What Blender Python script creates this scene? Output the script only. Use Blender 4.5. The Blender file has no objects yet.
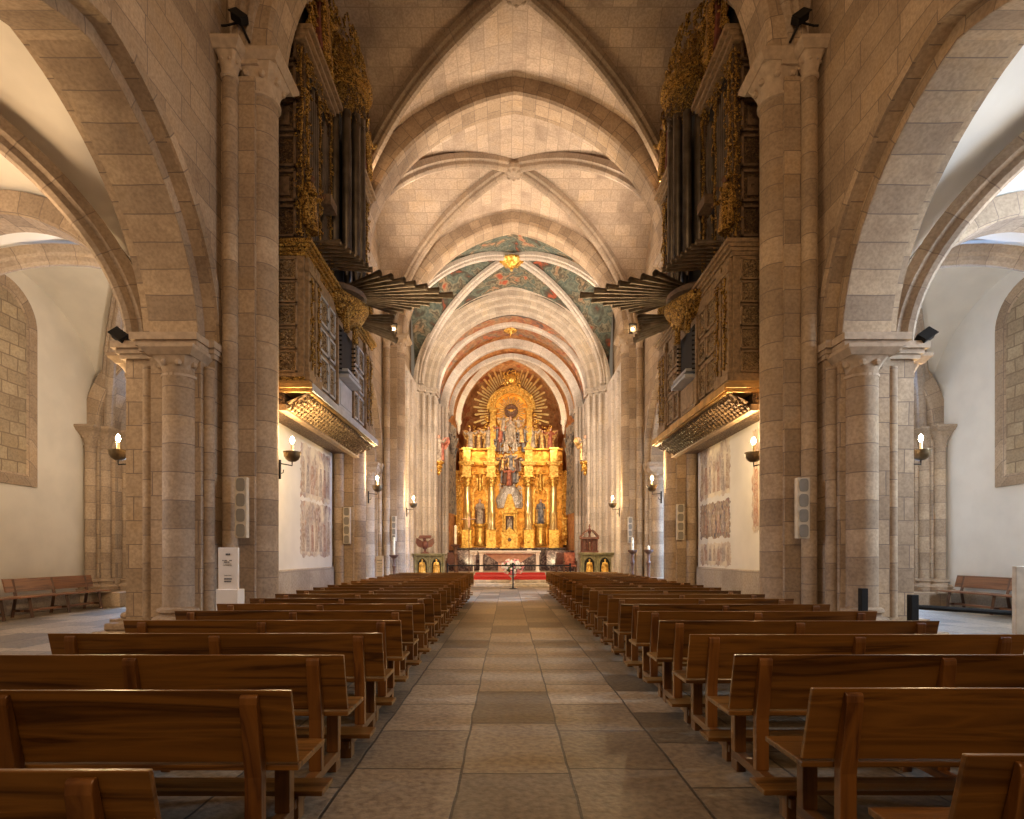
import bpy, bmesh, math, random
from mathutils import Vector, Matrix
PI = math.pi
R = random.Random(7)
sc = bpy.context.scene
COL = sc.collection
V = Vector

# ------------------------------------------------------------------ mesh builder
class MB:
    def __init__(s):
        s.v = []; s.f = []; s.uv = []; s.sm = []; s.mi = []
    def add(s, verts, faces, uvs=None, smooth=False, mi=0):
        o = len(s.v)
        s.v += [tuple(p) for p in verts]
        for k, f in enumerate(faces):
            s.f.append([o + i for i in f]); s.sm.append(smooth); s.mi.append(mi)
            s.uv.append(uvs[k] if uvs else None)
    def grid(s, rows, closeu=False, closev=False, smooth=True, mi=0, cap=False, uvo=(0, 0), swap=False):
        n = len(rows); m = len(rows[0])
        verts = [p for r in rows for p in r]
        ul = [0.0]; mid = rows[n // 2]
        for j in range(1, m + 1):
            ul.append(ul[-1] + (V(mid[j % m]) - V(mid[j - 1])).length)
        vl = [0.0]; jm = 0
        for i in range(1, n + 1):
            a = V(rows[i % n][jm]); b = V(rows[i - 1][jm])
            vl.append(vl[-1] + (a - b).length)
        faces = []; uvs = []
        for i in range(n if closev else n - 1):
            for j in range(m if closeu else m - 1):
                i2 = (i + 1) % n; j2 = (j + 1) % m
                faces.append([i * m + j, i * m + j2, i2 * m + j2, i2 * m + j])
                q = [(ul[j], vl[i]), (ul[j + 1], vl[i]), (ul[j + 1], vl[i + 1]), (ul[j], vl[i + 1])]
                q = [(a + uvo[0], b + uvo[1]) for a, b in q]
                if swap: q = [(b, a) for a, b in q]
                uvs.append(q)
        s.add(verts, faces, uvs, smooth, mi)
        if cap and closeu:
            o = len(s.v) - n * m
            s.f.append([o + j for j in range(m)]); s.uv.append(None); s.sm.append(False); s.mi.append(mi)
            s.f.append([o + (n - 1) * m + j for j in range(m)]); s.uv.append(None); s.sm.append(False); s.mi.append(mi)
    def box(s, x0, x1, y0, y1, z0, z1, mi=0):
        if x0 > x1: x0, x1 = x1, x0
        if y0 > y1: y0, y1 = y1, y0
        vs = [(x0,y0,z0),(x1,y0,z0),(x1,y1,z0),(x0,y1,z0),(x0,y0,z1),(x1,y0,z1),(x1,y1,z1),(x0,y1,z1)]
        s.add(vs, [[0,3,2,1],[4,5,6,7],[0,1,5,4],[1,2,6,5],[2,3,7,6],[3,0,4,7]], None, False, mi)
    def obox(s, c, sx, sy, sz, rot=None, mi=0):
        m = rot or Matrix.Identity(3)
        vs = []
        for a, b, d in [(-1,-1,-1),(1,-1,-1),(1,1,-1),(-1,1,-1),(-1,-1,1),(1,-1,1),(1,1,1),(-1,1,1)]:
            vs.append(V(c) + m @ V((a*sx/2, b*sy/2, d*sz/2)))
        s.add(vs, [[0,3,2,1],[4,5,6,7],[0,1,5,4],[1,2,6,5],[2,3,7,6],[3,0,4,7]], None, False, mi)
    def lathe(s, prof, c=(0,0), n=20, smooth=True, a0=0.0, a1=2*PI, mi=0, sx=1, sy=1, cap=True):
        full = abs(a1 - a0 - 2*PI) < 1e-6
        m = n if full else n + 1
        rows = []
        for r, z in prof:
            rows.append([(c[0] + sx*r*math.cos(a0 + (a1-a0)*j/n), c[1] + sy*r*math.sin(a0 + (a1-a0)*j/n), z) for j in range(m)])
        s.grid(rows, closeu=full, smooth=smooth, mi=mi, cap=cap and full)
    def tube(s, pts, rad, n=8, smooth=True, mi=0, cap=True):
        pts = [V(p) for p in pts]
        if not hasattr(rad, '__len__'): rad = [rad] * len(pts)
        rows = []; prev = None
        for i, p in enumerate(pts):
            t = (pts[min(i+1, len(pts)-1)] - pts[max(i-1, 0)])
            if t.length < 1e-9: t = V((0,0,1))
            t.normalize()
            if prev is None:
                a = V((0,0,1)) if abs(t.z) < .9 else V((1,0,0))
                u = t.cross(a).normalized()
            else:
                u = (prev - t * prev.dot(t)).normalized()
            prev = u; w = t.cross(u)
            rows.append([p + (u*math.cos(2*PI*k/n) + w*math.sin(2*PI*k/n)) * rad[i] for k in range(n)])
        s.grid(rows, closeu=True, smooth=smooth, mi=mi, cap=cap)
    def sweep(s, path, nrm, prof, smooth=False, mi=0, closed=True, cap=True, swap=False, center=None):
        """prof: list of (a along nrm, b outward). path planar with normal nrm."""
        path = [V(p) for p in path]; nrm = V(nrm).normalized(); rows = []
        for i, p in enumerate(path):
            t = (path[min(i+1, len(path)-1)] - path[max(i-1, 0)]).normalized()
            o = nrm.cross(t)
            if center is not None and o.dot(p - V(center)) < 0: o = -o
            rows.append([p + nrm*a + o*b for a, b in prof])
        s.grid(rows, closeu=closed, smooth=smooth, mi=mi, cap=cap, swap=swap)
    def ball(s, c, rx, ry=None, rz=None, n=10, m=7, mi=0, rot=None):
        ry = ry or rx; rz = rz or rx
        rows = []
        for i in range(m + 1):
            t = PI * (i + .02) / (m + .04)
            row = []
            for j in range(n):
                p = V((rx*math.sin(t)*math.cos(2*PI*j/n), ry*math.sin(t)*math.sin(2*PI*j/n), -rz*math.cos(t)))
                if rot: p = rot @ p
                row.append(V(c) + p)
            rows.append(row)
        s.grid(rows, closeu=True, smooth=True, mi=mi, cap=True)
    def xform(s, M, start=0):
        for i in range(start, len(s.v)):
            s.v[i] = tuple(M @ V(s.v[i]))
    def build(s, name, mats, parent=None, angle=35, bevel=0):
        me = bpy.data.meshes.new(name)
        me.from_pydata(s.v, [], s.f)
        uvl = me.uv_layers.new(name='UVMap')
        me.update()
        for p in me.polygons:
            q = s.uv[p.index]
            if q is None:
                n = p.normal; ax = max(range(3), key=lambda k: abs(n[k]))
                for li in p.loop_indices:
                    c = me.vertices[me.loops[li].vertex_index].co
                    uvl.data[li].uv = (c[1], c[2]) if ax == 0 else ((c[0], c[2]) if ax == 1 else (c[0], c[1]))
            else:
                for k, li in enumerate(p.loop_indices):
                    uvl.data[li].uv = q[k]
        me.polygons.foreach_set('use_smooth', s.sm)
        me.polygons.foreach_set('material_index', s.mi)
        bm = bmesh.new(); bm.from_mesh(me)
        bmesh.ops.recalc_face_normals(bm, faces=bm.faces)
        bm.to_mesh(me); bm.free()
        if any(s.sm):
            me.set_sharp_from_angle(angle=math.radians(angle))
        if not isinstance(mats, (list, tuple)): mats = [mats]
        for m in mats: me.materials.append(m)
        o = bpy.data.objects.new(name, me); COL.objects.link(o)
        if parent: o.parent = parent
        if bevel:
            b = o.modifiers.new('bevel', 'BEVEL'); b.width = bevel; b.segments = 2; b.limit_method = 'ANGLE'
        return o

def tag(o, label, cat, group=None):
    o['label'] = label; o['category'] = cat
    if group: o['group'] = group
    return o
def struct(o):
    o['kind'] = 'structure'; return o
def empty(name, loc, label, cat, group=None, rz=0):
    o = bpy.data.objects.new(name, None); COL.objects.link(o)
    o.location = loc; o.rotation_euler.z = rz; o.empty_display_size = .1
    return tag(o, label, cat, group)
def put(o, root):
    """parent a world-space mesh object under an empty, keeping its place"""
    o.parent = root
    m = (Matrix.Translation(root.location) @ Matrix.Rotation(root.rotation_euler.z, 4, 'Z')).inverted()
    o.data.transform(m)
    return o
def copy_tree(o, parent=None):
    c = o.copy(); COL.objects.link(c)
    if parent: c.parent = parent
    for ch in [x for x in KIDS.get(o.name, [])]:
        copy_tree(ch, c)
    return c
KIDS = {}
def reg_kids():
    KIDS.clear()
    for o in bpy.data.objects:
        if o.parent: KIDS.setdefault(o.parent.name, []).append(o)

# ------------------------------------------------------------------ materials
def new_mat(name):
    m = bpy.data.materials.new(name); m.use_nodes = True
    nt = m.node_tree; b = nt.nodes['Principled BSDF']
    return m, nt, b
def N(nt, t, **kw):
    n = nt.nodes.new(t)
    for k, v in kw.items():
        if hasattr(n, k): setattr(n, k, v)
        else: n.inputs[k.replace('_', ' ')].default_value = v
    return n
def rgb(c): return (c[0], c[1], c[2], 1)
def ramp(nt, src, stops, interp='LINEAR'):
    r = nt.nodes.new('ShaderNodeValToRGB'); r.color_ramp.interpolation = interp
    e = r.color_ramp.elements
    while len(e) > 1: e.remove(e[-1])
    e[0].position = stops[0][0]; e[0].color = rgb(stops[0][1])
    for p, c in stops[1:]:
        x = e.new(p); x.color = rgb(c)
    nt.links.new(src, r.inputs['Fac']); return r.outputs['Color']
def mix(nt, a, b, fac, mode='MIX'):
    m = nt.nodes.new('ShaderNodeMix'); m.data_type = 'RGBA'; m.blend_type = mode
    for sock, val in ((m.inputs[0], fac), (m.inputs[6], a), (m.inputs[7], b)):
        if isinstance(val, (int, float)): sock.default_value = val
        elif isinstance(val, tuple): sock.default_value = rgb(val)
        else: nt.links.new(val, sock)
    return m.outputs[2]
def stone(name, c1, c2, mortar, bw=.7, bh=.4, ms=.010, swap=False, bump=.35, offset=.5, rough=.9, shift=(0,0), uvnoise=.0, wob_=.035, grain=.55):
    m, nt, b = new_mat(name); L = nt.links
    tc = N(nt, 'ShaderNodeTexCoord')
    vec = tc.outputs['UV']
    sh = N(nt, 'ShaderNodeVectorMath', operation='ADD'); sh.inputs[1].default_value = (shift[0], shift[1], 0); L.new(vec, sh.inputs[0]); vec = sh.outputs[0]
    if swap:
        sp = N(nt, 'ShaderNodeSeparateXYZ'); cb = N(nt, 'ShaderNodeCombineXYZ')
        L.new(vec, sp.inputs[0]); L.new(sp.outputs[0], cb.inputs[1]); L.new(sp.outputs[1], cb.inputs[0]); vec = cb.outputs[0]
    # slight wobble of the joints
    nz = N(nt, 'ShaderNodeTexNoise'); nz.inputs['Scale'].default_value = 1.7; nz.inputs['Detail'].default_value = 3
    L.new(vec, nz.inputs['Vector'])
    wob = N(nt, 'ShaderNodeVectorMath', operation='SCALE'); wob.inputs['Scale'].default_value = wob_ + uvnoise
    L.new(nz.outputs['Color'], wob.inputs[0])
    ad = N(nt, 'ShaderNodeVectorMath', operation='ADD'); L.new(vec, ad.inputs[0]); L.new(wob.outputs[0], ad.inputs[1])
    br = N(nt, 'ShaderNodeTexBrick'); br.offset = offset; br.squash = 1.35; br.squash_frequency = 3
    br.inputs['Scale'].default_value = 1; br.inputs['Brick Width'].default_value = bw; br.inputs['Row Height'].default_value = bh
    br.inputs['Mortar Size'].default_value = ms; br.inputs['Mortar Smooth'].default_value = .3; br.inputs['Bias'].default_value = 0
    br.inputs['Color1'].default_value = rgb((0,0,0)); br.inputs['Color2'].default_value = rgb((1,1,1)); br.inputs['Mortar'].default_value = rgb((.5,.5,.5))
    L.new(ad.outputs[0], br.inputs['Vector'])
    col = ramp(nt, br.outputs['Color'], [(0, c1), (1, c2)])
    n2 = N(nt, 'ShaderNodeTexNoise'); n2.inputs['Scale'].default_value = .9; n2.inputs['Detail'].default_value = 6; n2.inputs['Roughness'].default_value = .65
    L.new(tc.outputs['Object'], n2.inputs['Vector'])
    patch = ramp(nt, n2.outputs['Fac'], [(.28, (.60,.55,.52)), (.52, (1,1,1)), (.72, (1.0,.92,.76))])
    col = mix(nt, col, patch, .75, 'MULTIPLY')
    n3 = N(nt, 'ShaderNodeTexNoise'); n3.inputs['Scale'].default_value = 20; n3.inputs['Detail'].default_value = 4
    L.new(tc.outputs['Object'], n3.inputs['Vector'])
    gr = ramp(nt, n3.outputs['Fac'], [(.34, (.60,.58,.56)), (.62, (1.05,1.05,1.05))])
    col = mix(nt, col, gr, grain, 'MULTIPLY')
    col = mix(nt, col, mortar, br.outputs['Fac'])
    L.new(col, b.inputs['Base Color']); b.inputs['Roughness'].default_value = rough
    inv = N(nt, 'ShaderNodeMath', operation='SUBTRACT'); inv.inputs[0].default_value = 1; L.new(br.outputs['Fac'], inv.inputs[1])
    m1 = N(nt, 'ShaderNodeMath', operation='MULTIPLY_ADD'); m1.inputs[1].default_value = .35; L.new(n3.outputs['Fac'], m1.inputs[0]); L.new(inv.outputs[0], m1.inputs[2])
    bp = N(nt, 'ShaderNodeBump'); bp.inputs['Strength'].default_value = bump; bp.inputs['Distance'].default_value = .02
    L.new(m1.outputs[0], bp.inputs['Height']); L.new(bp.outputs[0], b.inputs['Normal'])
    return m
def plain(name, c, rough=.6, metal=0.0, var=.12, scale=6, bump=0.0, emit=None, es=0, c2=None, spec=None):
    m, nt, b = new_mat(name); L = nt.links
    tc = N(nt, 'ShaderNodeTexCoord'); nz = N(nt, 'ShaderNodeTexNoise')
    nz.inputs['Scale'].default_value = scale; nz.inputs['Detail'].default_value = 5
    L.new(tc.outputs['Object'], nz.inputs['Vector'])
    lo = tuple(x * (1 - var) for x in c); hi = c2 or tuple(min(1, x * (1 + var)) for x in c)
    L.new(ramp(nt, nz.outputs['Fac'], [(.35, lo), (.65, hi)]), b.inputs['Base Color'])
    b.inputs['Roughness'].default_value = rough; b.inputs['Metallic'].default_value = metal
    if spec is not None: b.inputs['Specular IOR Level'].default_value = spec
    if bump:
        bp = N(nt, 'ShaderNodeBump'); bp.inputs['Strength'].default_value = bump; bp.inputs['Distance'].default_value = .03
        L.new(nz.outputs['Fac'], bp.inputs['Height']); L.new(bp.outputs[0], b.inputs['Normal'])
    if emit:
        b.inputs['Emission Color'].default_value = rgb(emit); b.inputs['Emission Strength'].default_value = es
    return m
def carved(name, stops, scale=9, rough=.4, metal=.6, bump=1.0):
    """carved relief: dark ground and brighter raised ornament"""
    m, nt, b = new_mat(name); L = nt.links
    tc = N(nt, 'ShaderNodeTexCoord'); nz = N(nt, 'ShaderNodeTexNoise'); nz.inputs['Scale'].default_value = scale
    nz.inputs['Detail'].default_value = 2.5; nz.inputs['Distortion'].default_value = 1.6
    L.new(tc.outputs['Object'], nz.inputs['Vector'])
    L.new(ramp(nt, nz.outputs['Fac'], stops), b.inputs['Base Color'])
    b.inputs['Roughness'].default_value = rough; b.inputs['Metallic'].default_value = metal
    bp = N(nt, 'ShaderNodeBump'); bp.inputs['Strength'].default_value = bump; bp.inputs['Distance'].default_value = .06
    L.new(nz.outputs['Fac'], bp.inputs['Height']); L.new(bp.outputs[0], b.inputs['Normal'])
    return m
def fresco(name, stops, scale=1.2, fade=None, coord='Object', stretch=(1,1,1), det=4, dist=1.5):
    m, nt, b = new_mat(name); L = nt.links
    tc = N(nt, 'ShaderNodeTexCoord'); mp = N(nt, 'ShaderNodeMapping'); mp.inputs['Scale'].default_value = stretch
    L.new(tc.outputs[coord], mp.inputs['Vector'])
    nz = N(nt, 'ShaderNodeTexNoise'); nz.inputs['Scale'].default_value = scale; nz.inputs['Detail'].default_value = det; nz.inputs['Distortion'].default_value = dist
    L.new(mp.outputs[0], nz.inputs['Vector'])
    col = ramp(nt, nz.outputs['Fac'], stops)
    n2 = N(nt, 'ShaderNodeTexNoise'); n2.inputs['Scale'].default_value = scale * 5; n2.inputs['Detail'].default_value = 4
    L.new(mp.outputs[0], n2.inputs['Vector'])
    col = mix(nt, col, ramp(nt, n2.outputs['Fac'], [(.35, (.45,.42,.40)), (.6, (1,1,1))]), .6, 'MULTIPLY')
    if fade:
        n4 = N(nt, 'ShaderNodeTexNoise'); n4.inputs['Scale'].default_value = 2.2; n4.inputs['Detail'].default_value = 5
        L.new(tc.outputs['Object'], n4.inputs['Vector'])
        f = ramp(nt, n4.outputs['Fac'], [(.42, (0,0,0)), (.6, (1,1,1))])
        col = mix(nt, col, fade, f)
    L.new(col, b.inputs['Base Color']); b.inputs['Roughness'].default_value = .85
    return m
def wood(name, dark, light, rough=.35, axis='x', scale=1.0):
    m, nt, b = new_mat(name); L = nt.links
    tc = N(nt, 'ShaderNodeTexCoord'); oi = N(nt, 'ShaderNodeObjectInfo')
    st = {'x': (.55, 9, 9), 'y': (9, .55, 9), 'z': (9, 9, .55)}[axis]
    mp = N(nt, 'ShaderNodeMapping'); mp.inputs['Scale'].default_value = tuple(a * scale for a in st)
    add = N(nt, 'ShaderNodeVectorMath', operation='MULTIPLY_ADD')
    cb = N(nt, 'ShaderNodeCombineXYZ')
    for k in range(3): L.new(oi.outputs['Random'], cb.inputs[k])
    L.new(cb.outputs[0], add.inputs[0]); add.inputs[1].default_value = (13, 5, 7); L.new(tc.outputs['Object'], add.inputs[2])
    L.new(add.outputs[0], mp.inputs['Vector'])
    nz = N(nt, 'ShaderNodeTexNoise'); nz.inputs['Scale'].default_value = 1; nz.inputs['Detail'].default_value = 5; nz.inputs['Distortion'].default_value = .9
    L.new(mp.outputs[0], nz.inputs['Vector'])
    rm = N(nt, 'ShaderNodeMath', operation='MULTIPLY'); rm.inputs[1].default_value = 6; L.new(nz.outputs['Fac'], rm.inputs[0])
    sn = N(nt, 'ShaderNodeMath', operation='PINGPONG'); sn.inputs[1].default_value = 1; L.new(rm.outputs[0], sn.inputs[0])
    md = tuple((a + c) / 2 for a, c in zip(dark, light))
    col = ramp(nt, sn.outputs[0], [(0, dark), (.35, md), (1, light)])
    hv = N(nt, 'ShaderNodeMapRange'); hv.inputs['To Min'].default_value = .78; hv.inputs['To Max'].default_value = 1.12
    L.new(oi.outputs['Random'], hv.inputs['Value'])
    hs = N(nt, 'ShaderNodeHueSaturation'); L.new(hv.outputs[0], hs.inputs['Value']); L.new(col, hs.inputs['Color'])
    L.new(hs.outputs[0], b.inputs['Base Color']); b.inputs['Roughness'].default_value = rough
    bp = N(nt, 'ShaderNodeBump'); bp.inputs['Strength'].default_value = .12; bp.inputs['Distance'].default_value = .01
    L.new(sn.outputs[0], bp.inputs['Height']); L.new(bp.outputs[0], b.inputs['Normal'])
    return m

WARM1 = (.35, .26, .18); WARM2 = (.54, .41, .285); MORT = (.22, .165, .125)
M = {}
M['wall'] = stone('ashlar_wall', WARM1, WARM2, MORT, .85, .42)
M['shaft'] = stone('shaft_stone', WARM1, WARM2, MORT, 40, .48, offset=0)
M['arch'] = stone('voussoir_stone', (.36,.27,.19), (.54,.41,.29), MORT, .42, .46, offset=0, swap=False)
M['vous'] = stone('voussoir_wide', (.36,.27,.19), (.56,.42,.28), MORT, 2.2, .40, offset=0)
M['rib'] = stone('rib_stone', (.37,.29,.22), (.47,.37,.28), (.24,.18,.14), 30, .6, offset=0)
M['web'] = stone('vault_stone', (.47,.37,.29), (.62,.49,.38), (.36,.28,.21), .62, .40, ms=.012)
M['pale'] = stone('pale_stone', (.56,.50,.45), (.68,.61,.55), (.36,.31,.27), 40, .62, offset=0)
M['palearch'] = stone('pale_voussoir', (.50,.43,.36), (.64,.56,.47), (.36,.31,.27), .5, .42, offset=0)
M['palewall'] = stone('pale_ashlar', (.56,.50,.45), (.68,.61,.55), (.36,.31,.27), .9, .5)
M['capital'] = plain('capital_stone', (.47,.365,.27), .9, var=.12, scale=10, bump=.25)
M['plaster'] = plain('white_plaster', (.74,.69,.61), .9, var=.05, scale=1.5, bump=.05)
M['plaster2'] = plain('cool_white_plaster', (.80,.78,.74), .9, var=.04, scale=1.5, bump=.05)
M['dado'] = stone('dado_stone', (.40,.34,.28), (.47,.40,.33), (.30,.25,.2), 1.2, .55)
M['blocked'] = stone('blocking_rubble', (.36,.28,.19), (.50,.40,.27), (.24,.18,.12), .45, .32, ms=.02, uvnoise=.06)
M['floor'] = stone('floor_slabs', (.125,.096,.060), (.37,.285,.185), (.05,.038,.025), .84, .743, ms=.010, swap=True, bump=.9, rough=.5, offset=.37, shift=(.507,.3), wob_=.05, grain=.95)
M['wood'] = wood('pew_wood', (.060,.022,.005), (.22,.096,.018), .30, 'x')
M['woodz'] = wood('pew_post_wood', (.085,.030,.008), (.21,.085,.018), .33, 'z')
M['woody'] = wood('pew_rail_wood', (.08,.030,.009), (.19,.078,.018), .4, 'y')
M['oldwood'] = wood('old_bench_wood', (.10,.045,.025), (.30,.14,.07), .3, 'y')
M['oldwoodz'] = wood('old_bench_leg_wood', (.04,.018,.01), (.12,.05,.025), .5, 'z')
M['iron'] = plain('black_iron', (.018,.016,.015), .5, .6)
M['bronze'] = plain('bronze_bowl', (.20,.15,.09), .4, .8, var=.3)
M['bulb'] = plain('lamp_bulb', (1,.9,.7), .3, emit=(1,.78,.45), es=90)
M['candle'] = plain('candle_wax', (.85,.78,.58), .4)
M['gold'] = plain('bright_gilding', (.80,.42,.075), .33, .75, var=.35, scale=7, bump=.6, c2=(.98,.66,.19))
M['goldlt'] = plain('burnished_gilding', (.95,.66,.22), .22, .7, var=.12, scale=3, c2=(1,.82,.42))
M['goldc'] = carved('carved_gilding', [(.3, (.35,.15,.02)), (.5, (.90,.52,.10)), (.7, (1,.78,.30))], 5, .35, .7)
M['goldpan'] = carved('gilt_panel', [(.3, (.38,.14,.02)), (.5, (.78,.36,.05)), (.7, (.92,.55,.12))], 2.5, .4, .6, .6)
M['orgold'] = carved('organ_gilding', [(.35, (.05,.022,.008)), (.5, (.34,.19,.04)), (.66, (.72,.47,.12))], 16, .38, .7)
M['orcase'] = carved('organ_case_wood', [(.35, (.045,.025,.014)), (.55, (.13,.075,.035)), (.7, (.30,.19,.08))], 18, .5, .15)
M['orpanel'] = carved('organ_relief_panel', [(.4, (.14,.085,.04)), (.55, (.36,.25,.13)), (.7, (.55,.41,.22))], 22, .55, .1, .9)
M['orframe'] = plain('organ_frame_wood', (.27,.18,.10), .5, var=.3, scale=12)
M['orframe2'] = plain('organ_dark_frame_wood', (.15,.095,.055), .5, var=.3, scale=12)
M['ledge'] = plain('painted_ledge', (.50,.30,.10), .45, .2, var=.25, scale=4)
M['ledgeb'] = plain('grey_blue_ledge', (.42,.44,.48), .5, var=.12, scale=4)
M['pipe'] = plain('dull_tin_pipe', (.125,.105,.085), .42, .75, var=.3, scale=3)
M['trump'] = plain('dark_trumpet_pipe', (.21,.17,.125), .38, .75, var=.3, scale=5)
M['grey'] = plain('speaker_grille', (.25,.225,.19), .8)
M['cream'] = plain('cream_enamel', (.62,.54,.43), .5)
M['white'] = plain('white_board', (.78,.70,.60), .5, var=.03)
M['ink'] = plain('grey_lettering', (.10,.09,.09), .8)
M['red'] = plain('red_carpet', (.45,.035,.028), .95, var=.2, scale=30)
M['step'] = plain('step_stone', (.50,.42,.33), .7, var=.2, scale=5)
M['marble'] = carved('veined_dark_marble', [(.35, (.05,.03,.03)), (.5, (.10,.06,.06)), (.64, (.26,.19,.17))], 4, .25, 0, 0)
M['altar'] = plain('pale_marble', (.80,.72,.64), .3, var=.06, scale=3)
M['cloth'] = plain('pink_beige_altar_panel', (.60,.36,.26), .7, var=.1)
M['green'] = plain('green_serpentine', (.22,.20,.11), .35, var=.35, scale=6)
M['redwood'] = plain('red_lacquer_wood', (.13,.040,.028), .4, var=.3, scale=9)
M['brown'] = plain('brown_polychrome', (.13,.06,.035), .5, var=.3)
M['silver'] = plain('silver_relief', (.62,.58,.55), .35, .5, var=.4, scale=14, bump=.8)
M['flesh'] = plain('polychrome_flesh', (.72,.45,.33), .5)
M['robered'] = plain('red_robe_paint', (.34,.05,.035), .5, var=.4, c2=(.62,.22,.12), scale=5)
M['robedark'] = plain('dark_red_robe_paint', (.13,.03,.02), .5, var=.5, scale=7)
M['robeblue'] = plain('blue_grey_robe_paint', (.10,.11,.17), .5, var=.4, c2=(.38,.36,.36), scale=5)
M['robewhite'] = plain('white_robe_paint', (.30,.23,.18), .5, var=.3, c2=(.66,.56,.46), scale=6)
M['robegold'] = plain('gold_robe_paint', (.45,.22,.06), .4, .4, var=.4, c2=(.9,.6,.25), scale=6)
M['dark'] = plain('dark_wood_and_shade', (.015,.012,.010), .8)  # also serves as painted shade for the console recess and altar niches
M['fres_blue'] = fresco('blue_green_vault_painting', [(.30,(.40,.09,.04)),(.36,(.10,.07,.05)),(.42,(.09,.10,.08)),(.47,(.17,.19,.15)),(.51,(.08,.11,.10)),(.55,(.26,.24,.17)),(.59,(.09,.08,.06)),(.63,(.36,.27,.17)),(.68,(.42,.10,.05))], 1.25, det=7, dist=.35)
M['fres_red'] = fresco('red_brown_vault_painting', [(.32,(.14,.10,.09)),(.42,(.42,.16,.08)),(.50,(.45,.25,.13)),(.58,(.26,.20,.15)),(.66,(.55,.18,.08))], 1.3, det=7, dist=.4)
M['fres_or'] = fresco('orange_apse_painting', [(.32,(.36,.14,.04)),(.45,(.58,.26,.10)),(.55,(.66,.36,.16)),(.66,(.50,.15,.06))], 1.3, det=7, dist=.5)
M['drape'] = fresco('grey_painted_curtain', [(.32,(.10,.09,.09)),(.45,(.24,.21,.19)),(.55,(.42,.36,.28)),(.66,(.20,.14,.12))], 1.6)
M['mural'] = fresco('faded_medieval_mural', [(.32,(.26,.17,.14)),(.42,(.50,.36,.28)),(.5,(.62,.50,.38)),(.58,(.40,.33,.32)),(.66,(.52,.26,.16))], 2.4, (.74,.64,.48), stretch=(1,2.2,.9))
M['mural_dark'] = fresco('blue_red_medieval_mural', [(.32,(.10,.10,.15)),(.42,(.36,.24,.17)),(.5,(.55,.42,.28)),(.58,(.22,.20,.22)),(.66,(.45,.17,.09))], 2.6, stretch=(1,2.4,.9))
M['pinkflower'] = plain('pink_flower', (.75,.30,.33), .7, var=.3)
M['whiteflower'] = plain('white_flower', (.85,.78,.72), .7)
M['leaf'] = plain('leaf_green', (.06,.13,.04), .7)
M['nearblack'] = plain('black_housing', (.010,.009,.009), .7, spec=.25)

# ------------------------------------------------------------------ key dimensions (metres, nave axis x = 0)
P1, P2, P3, P4 = 10.5, 17.0, 23.5, 30.0
XW = 5.4           # nave wall face
ZS = 10.55         # springing of the nave vault
def pf(t, k=.14):
    t = min(1, abs(t)); return (1 - k) * math.sqrt(max(0, 1 - t*t)) + k * (1 - t)
def arch_pts(c, a, zs, rise, axis, fixed, n=36, k=.14, t0=-1, t1=1):
    pts = []
    for i in range(n + 1):
        th = PI - PI * i / n
        t = math.cos(th)
        z = zs + rise * pf(t, k)
        pts.append(V((c + a*t, fixed, z)) if axis == 'x' else V((fixed, c + a*t, z)))
    return pts

# floor
fl = MB(); fl.box(-13.2, 13.2, -4, 43, -.12, 0)
struct(fl.build('floor', M['floor']))

# ------------------------------------------------------------------ arcade walls
def arcade_slab(mb, s, x0, x1, y0, y1, bays, z1, mi=0):
    """bays: list (yc, a, rise) open arches springing at 5.15; s=-1 left, 1 right"""
    cuts = []; cur = y0
    def quad(a, b, za, zb, zt):
        for x in (x0, x1):
            mb.add([(s*x, a, za), (s*x, b, zb), (s*x, b, zt), (s*x, a, zt)], [[0,1,2,3]],
                   [[(a, za), (b, zb), (b, zt), (a, zt)]], False, mi)
    for yc, a, rise in bays:
        if yc - a > cur: quad(cur, yc - a, 0, 0, z1)
        n = 32; ys = [yc + a*math.cos(PI - PI*i/n) for i in range(n + 1)]
        zz = [5.15 + rise * pf((y - yc)/a) for y in ys]
        for i in range(n): quad(ys[i], ys[i+1], zz[i], zz[i+1], z1)
        path = [(s*x0, ys[0], 0), (s*x0, ys[0], 5.15)] + [(s*x0, ys[i], zz[i]) for i in range(1, n)] + [(s*x0, ys[-1], 5.15), (s*x0, ys[-1], 0)]
        rows = [[V(p), V((s*x1, p[1], p[2]))] for p in path]
        mb.grid(rows, smooth=False, mi=1)
        cur = yc + a
    quad(cur, y1, 0, 0, z1)
    mb.add([(s*x0,y0,0),(s*x1,y0,0),(s*x1,y0,z1),(s*x0,y0,z1)], [[0,1,2,3]], None, False, mi)
    mb.add([(s*x0,y1,0),(s*x1,y1,0),(s*x1,y1,z1),(s*x0,y1,z1)], [[0,1,2,3]], None, False, mi)
    mb.add([(s*x0,y0,z1),(s*x1,y0,z1),(s*x1,y1,z1),(s*x0,y1,z1)], [[0,1,2,3]], None, False, mi)
BC = [0.75, 7.25, 20.25]
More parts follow.
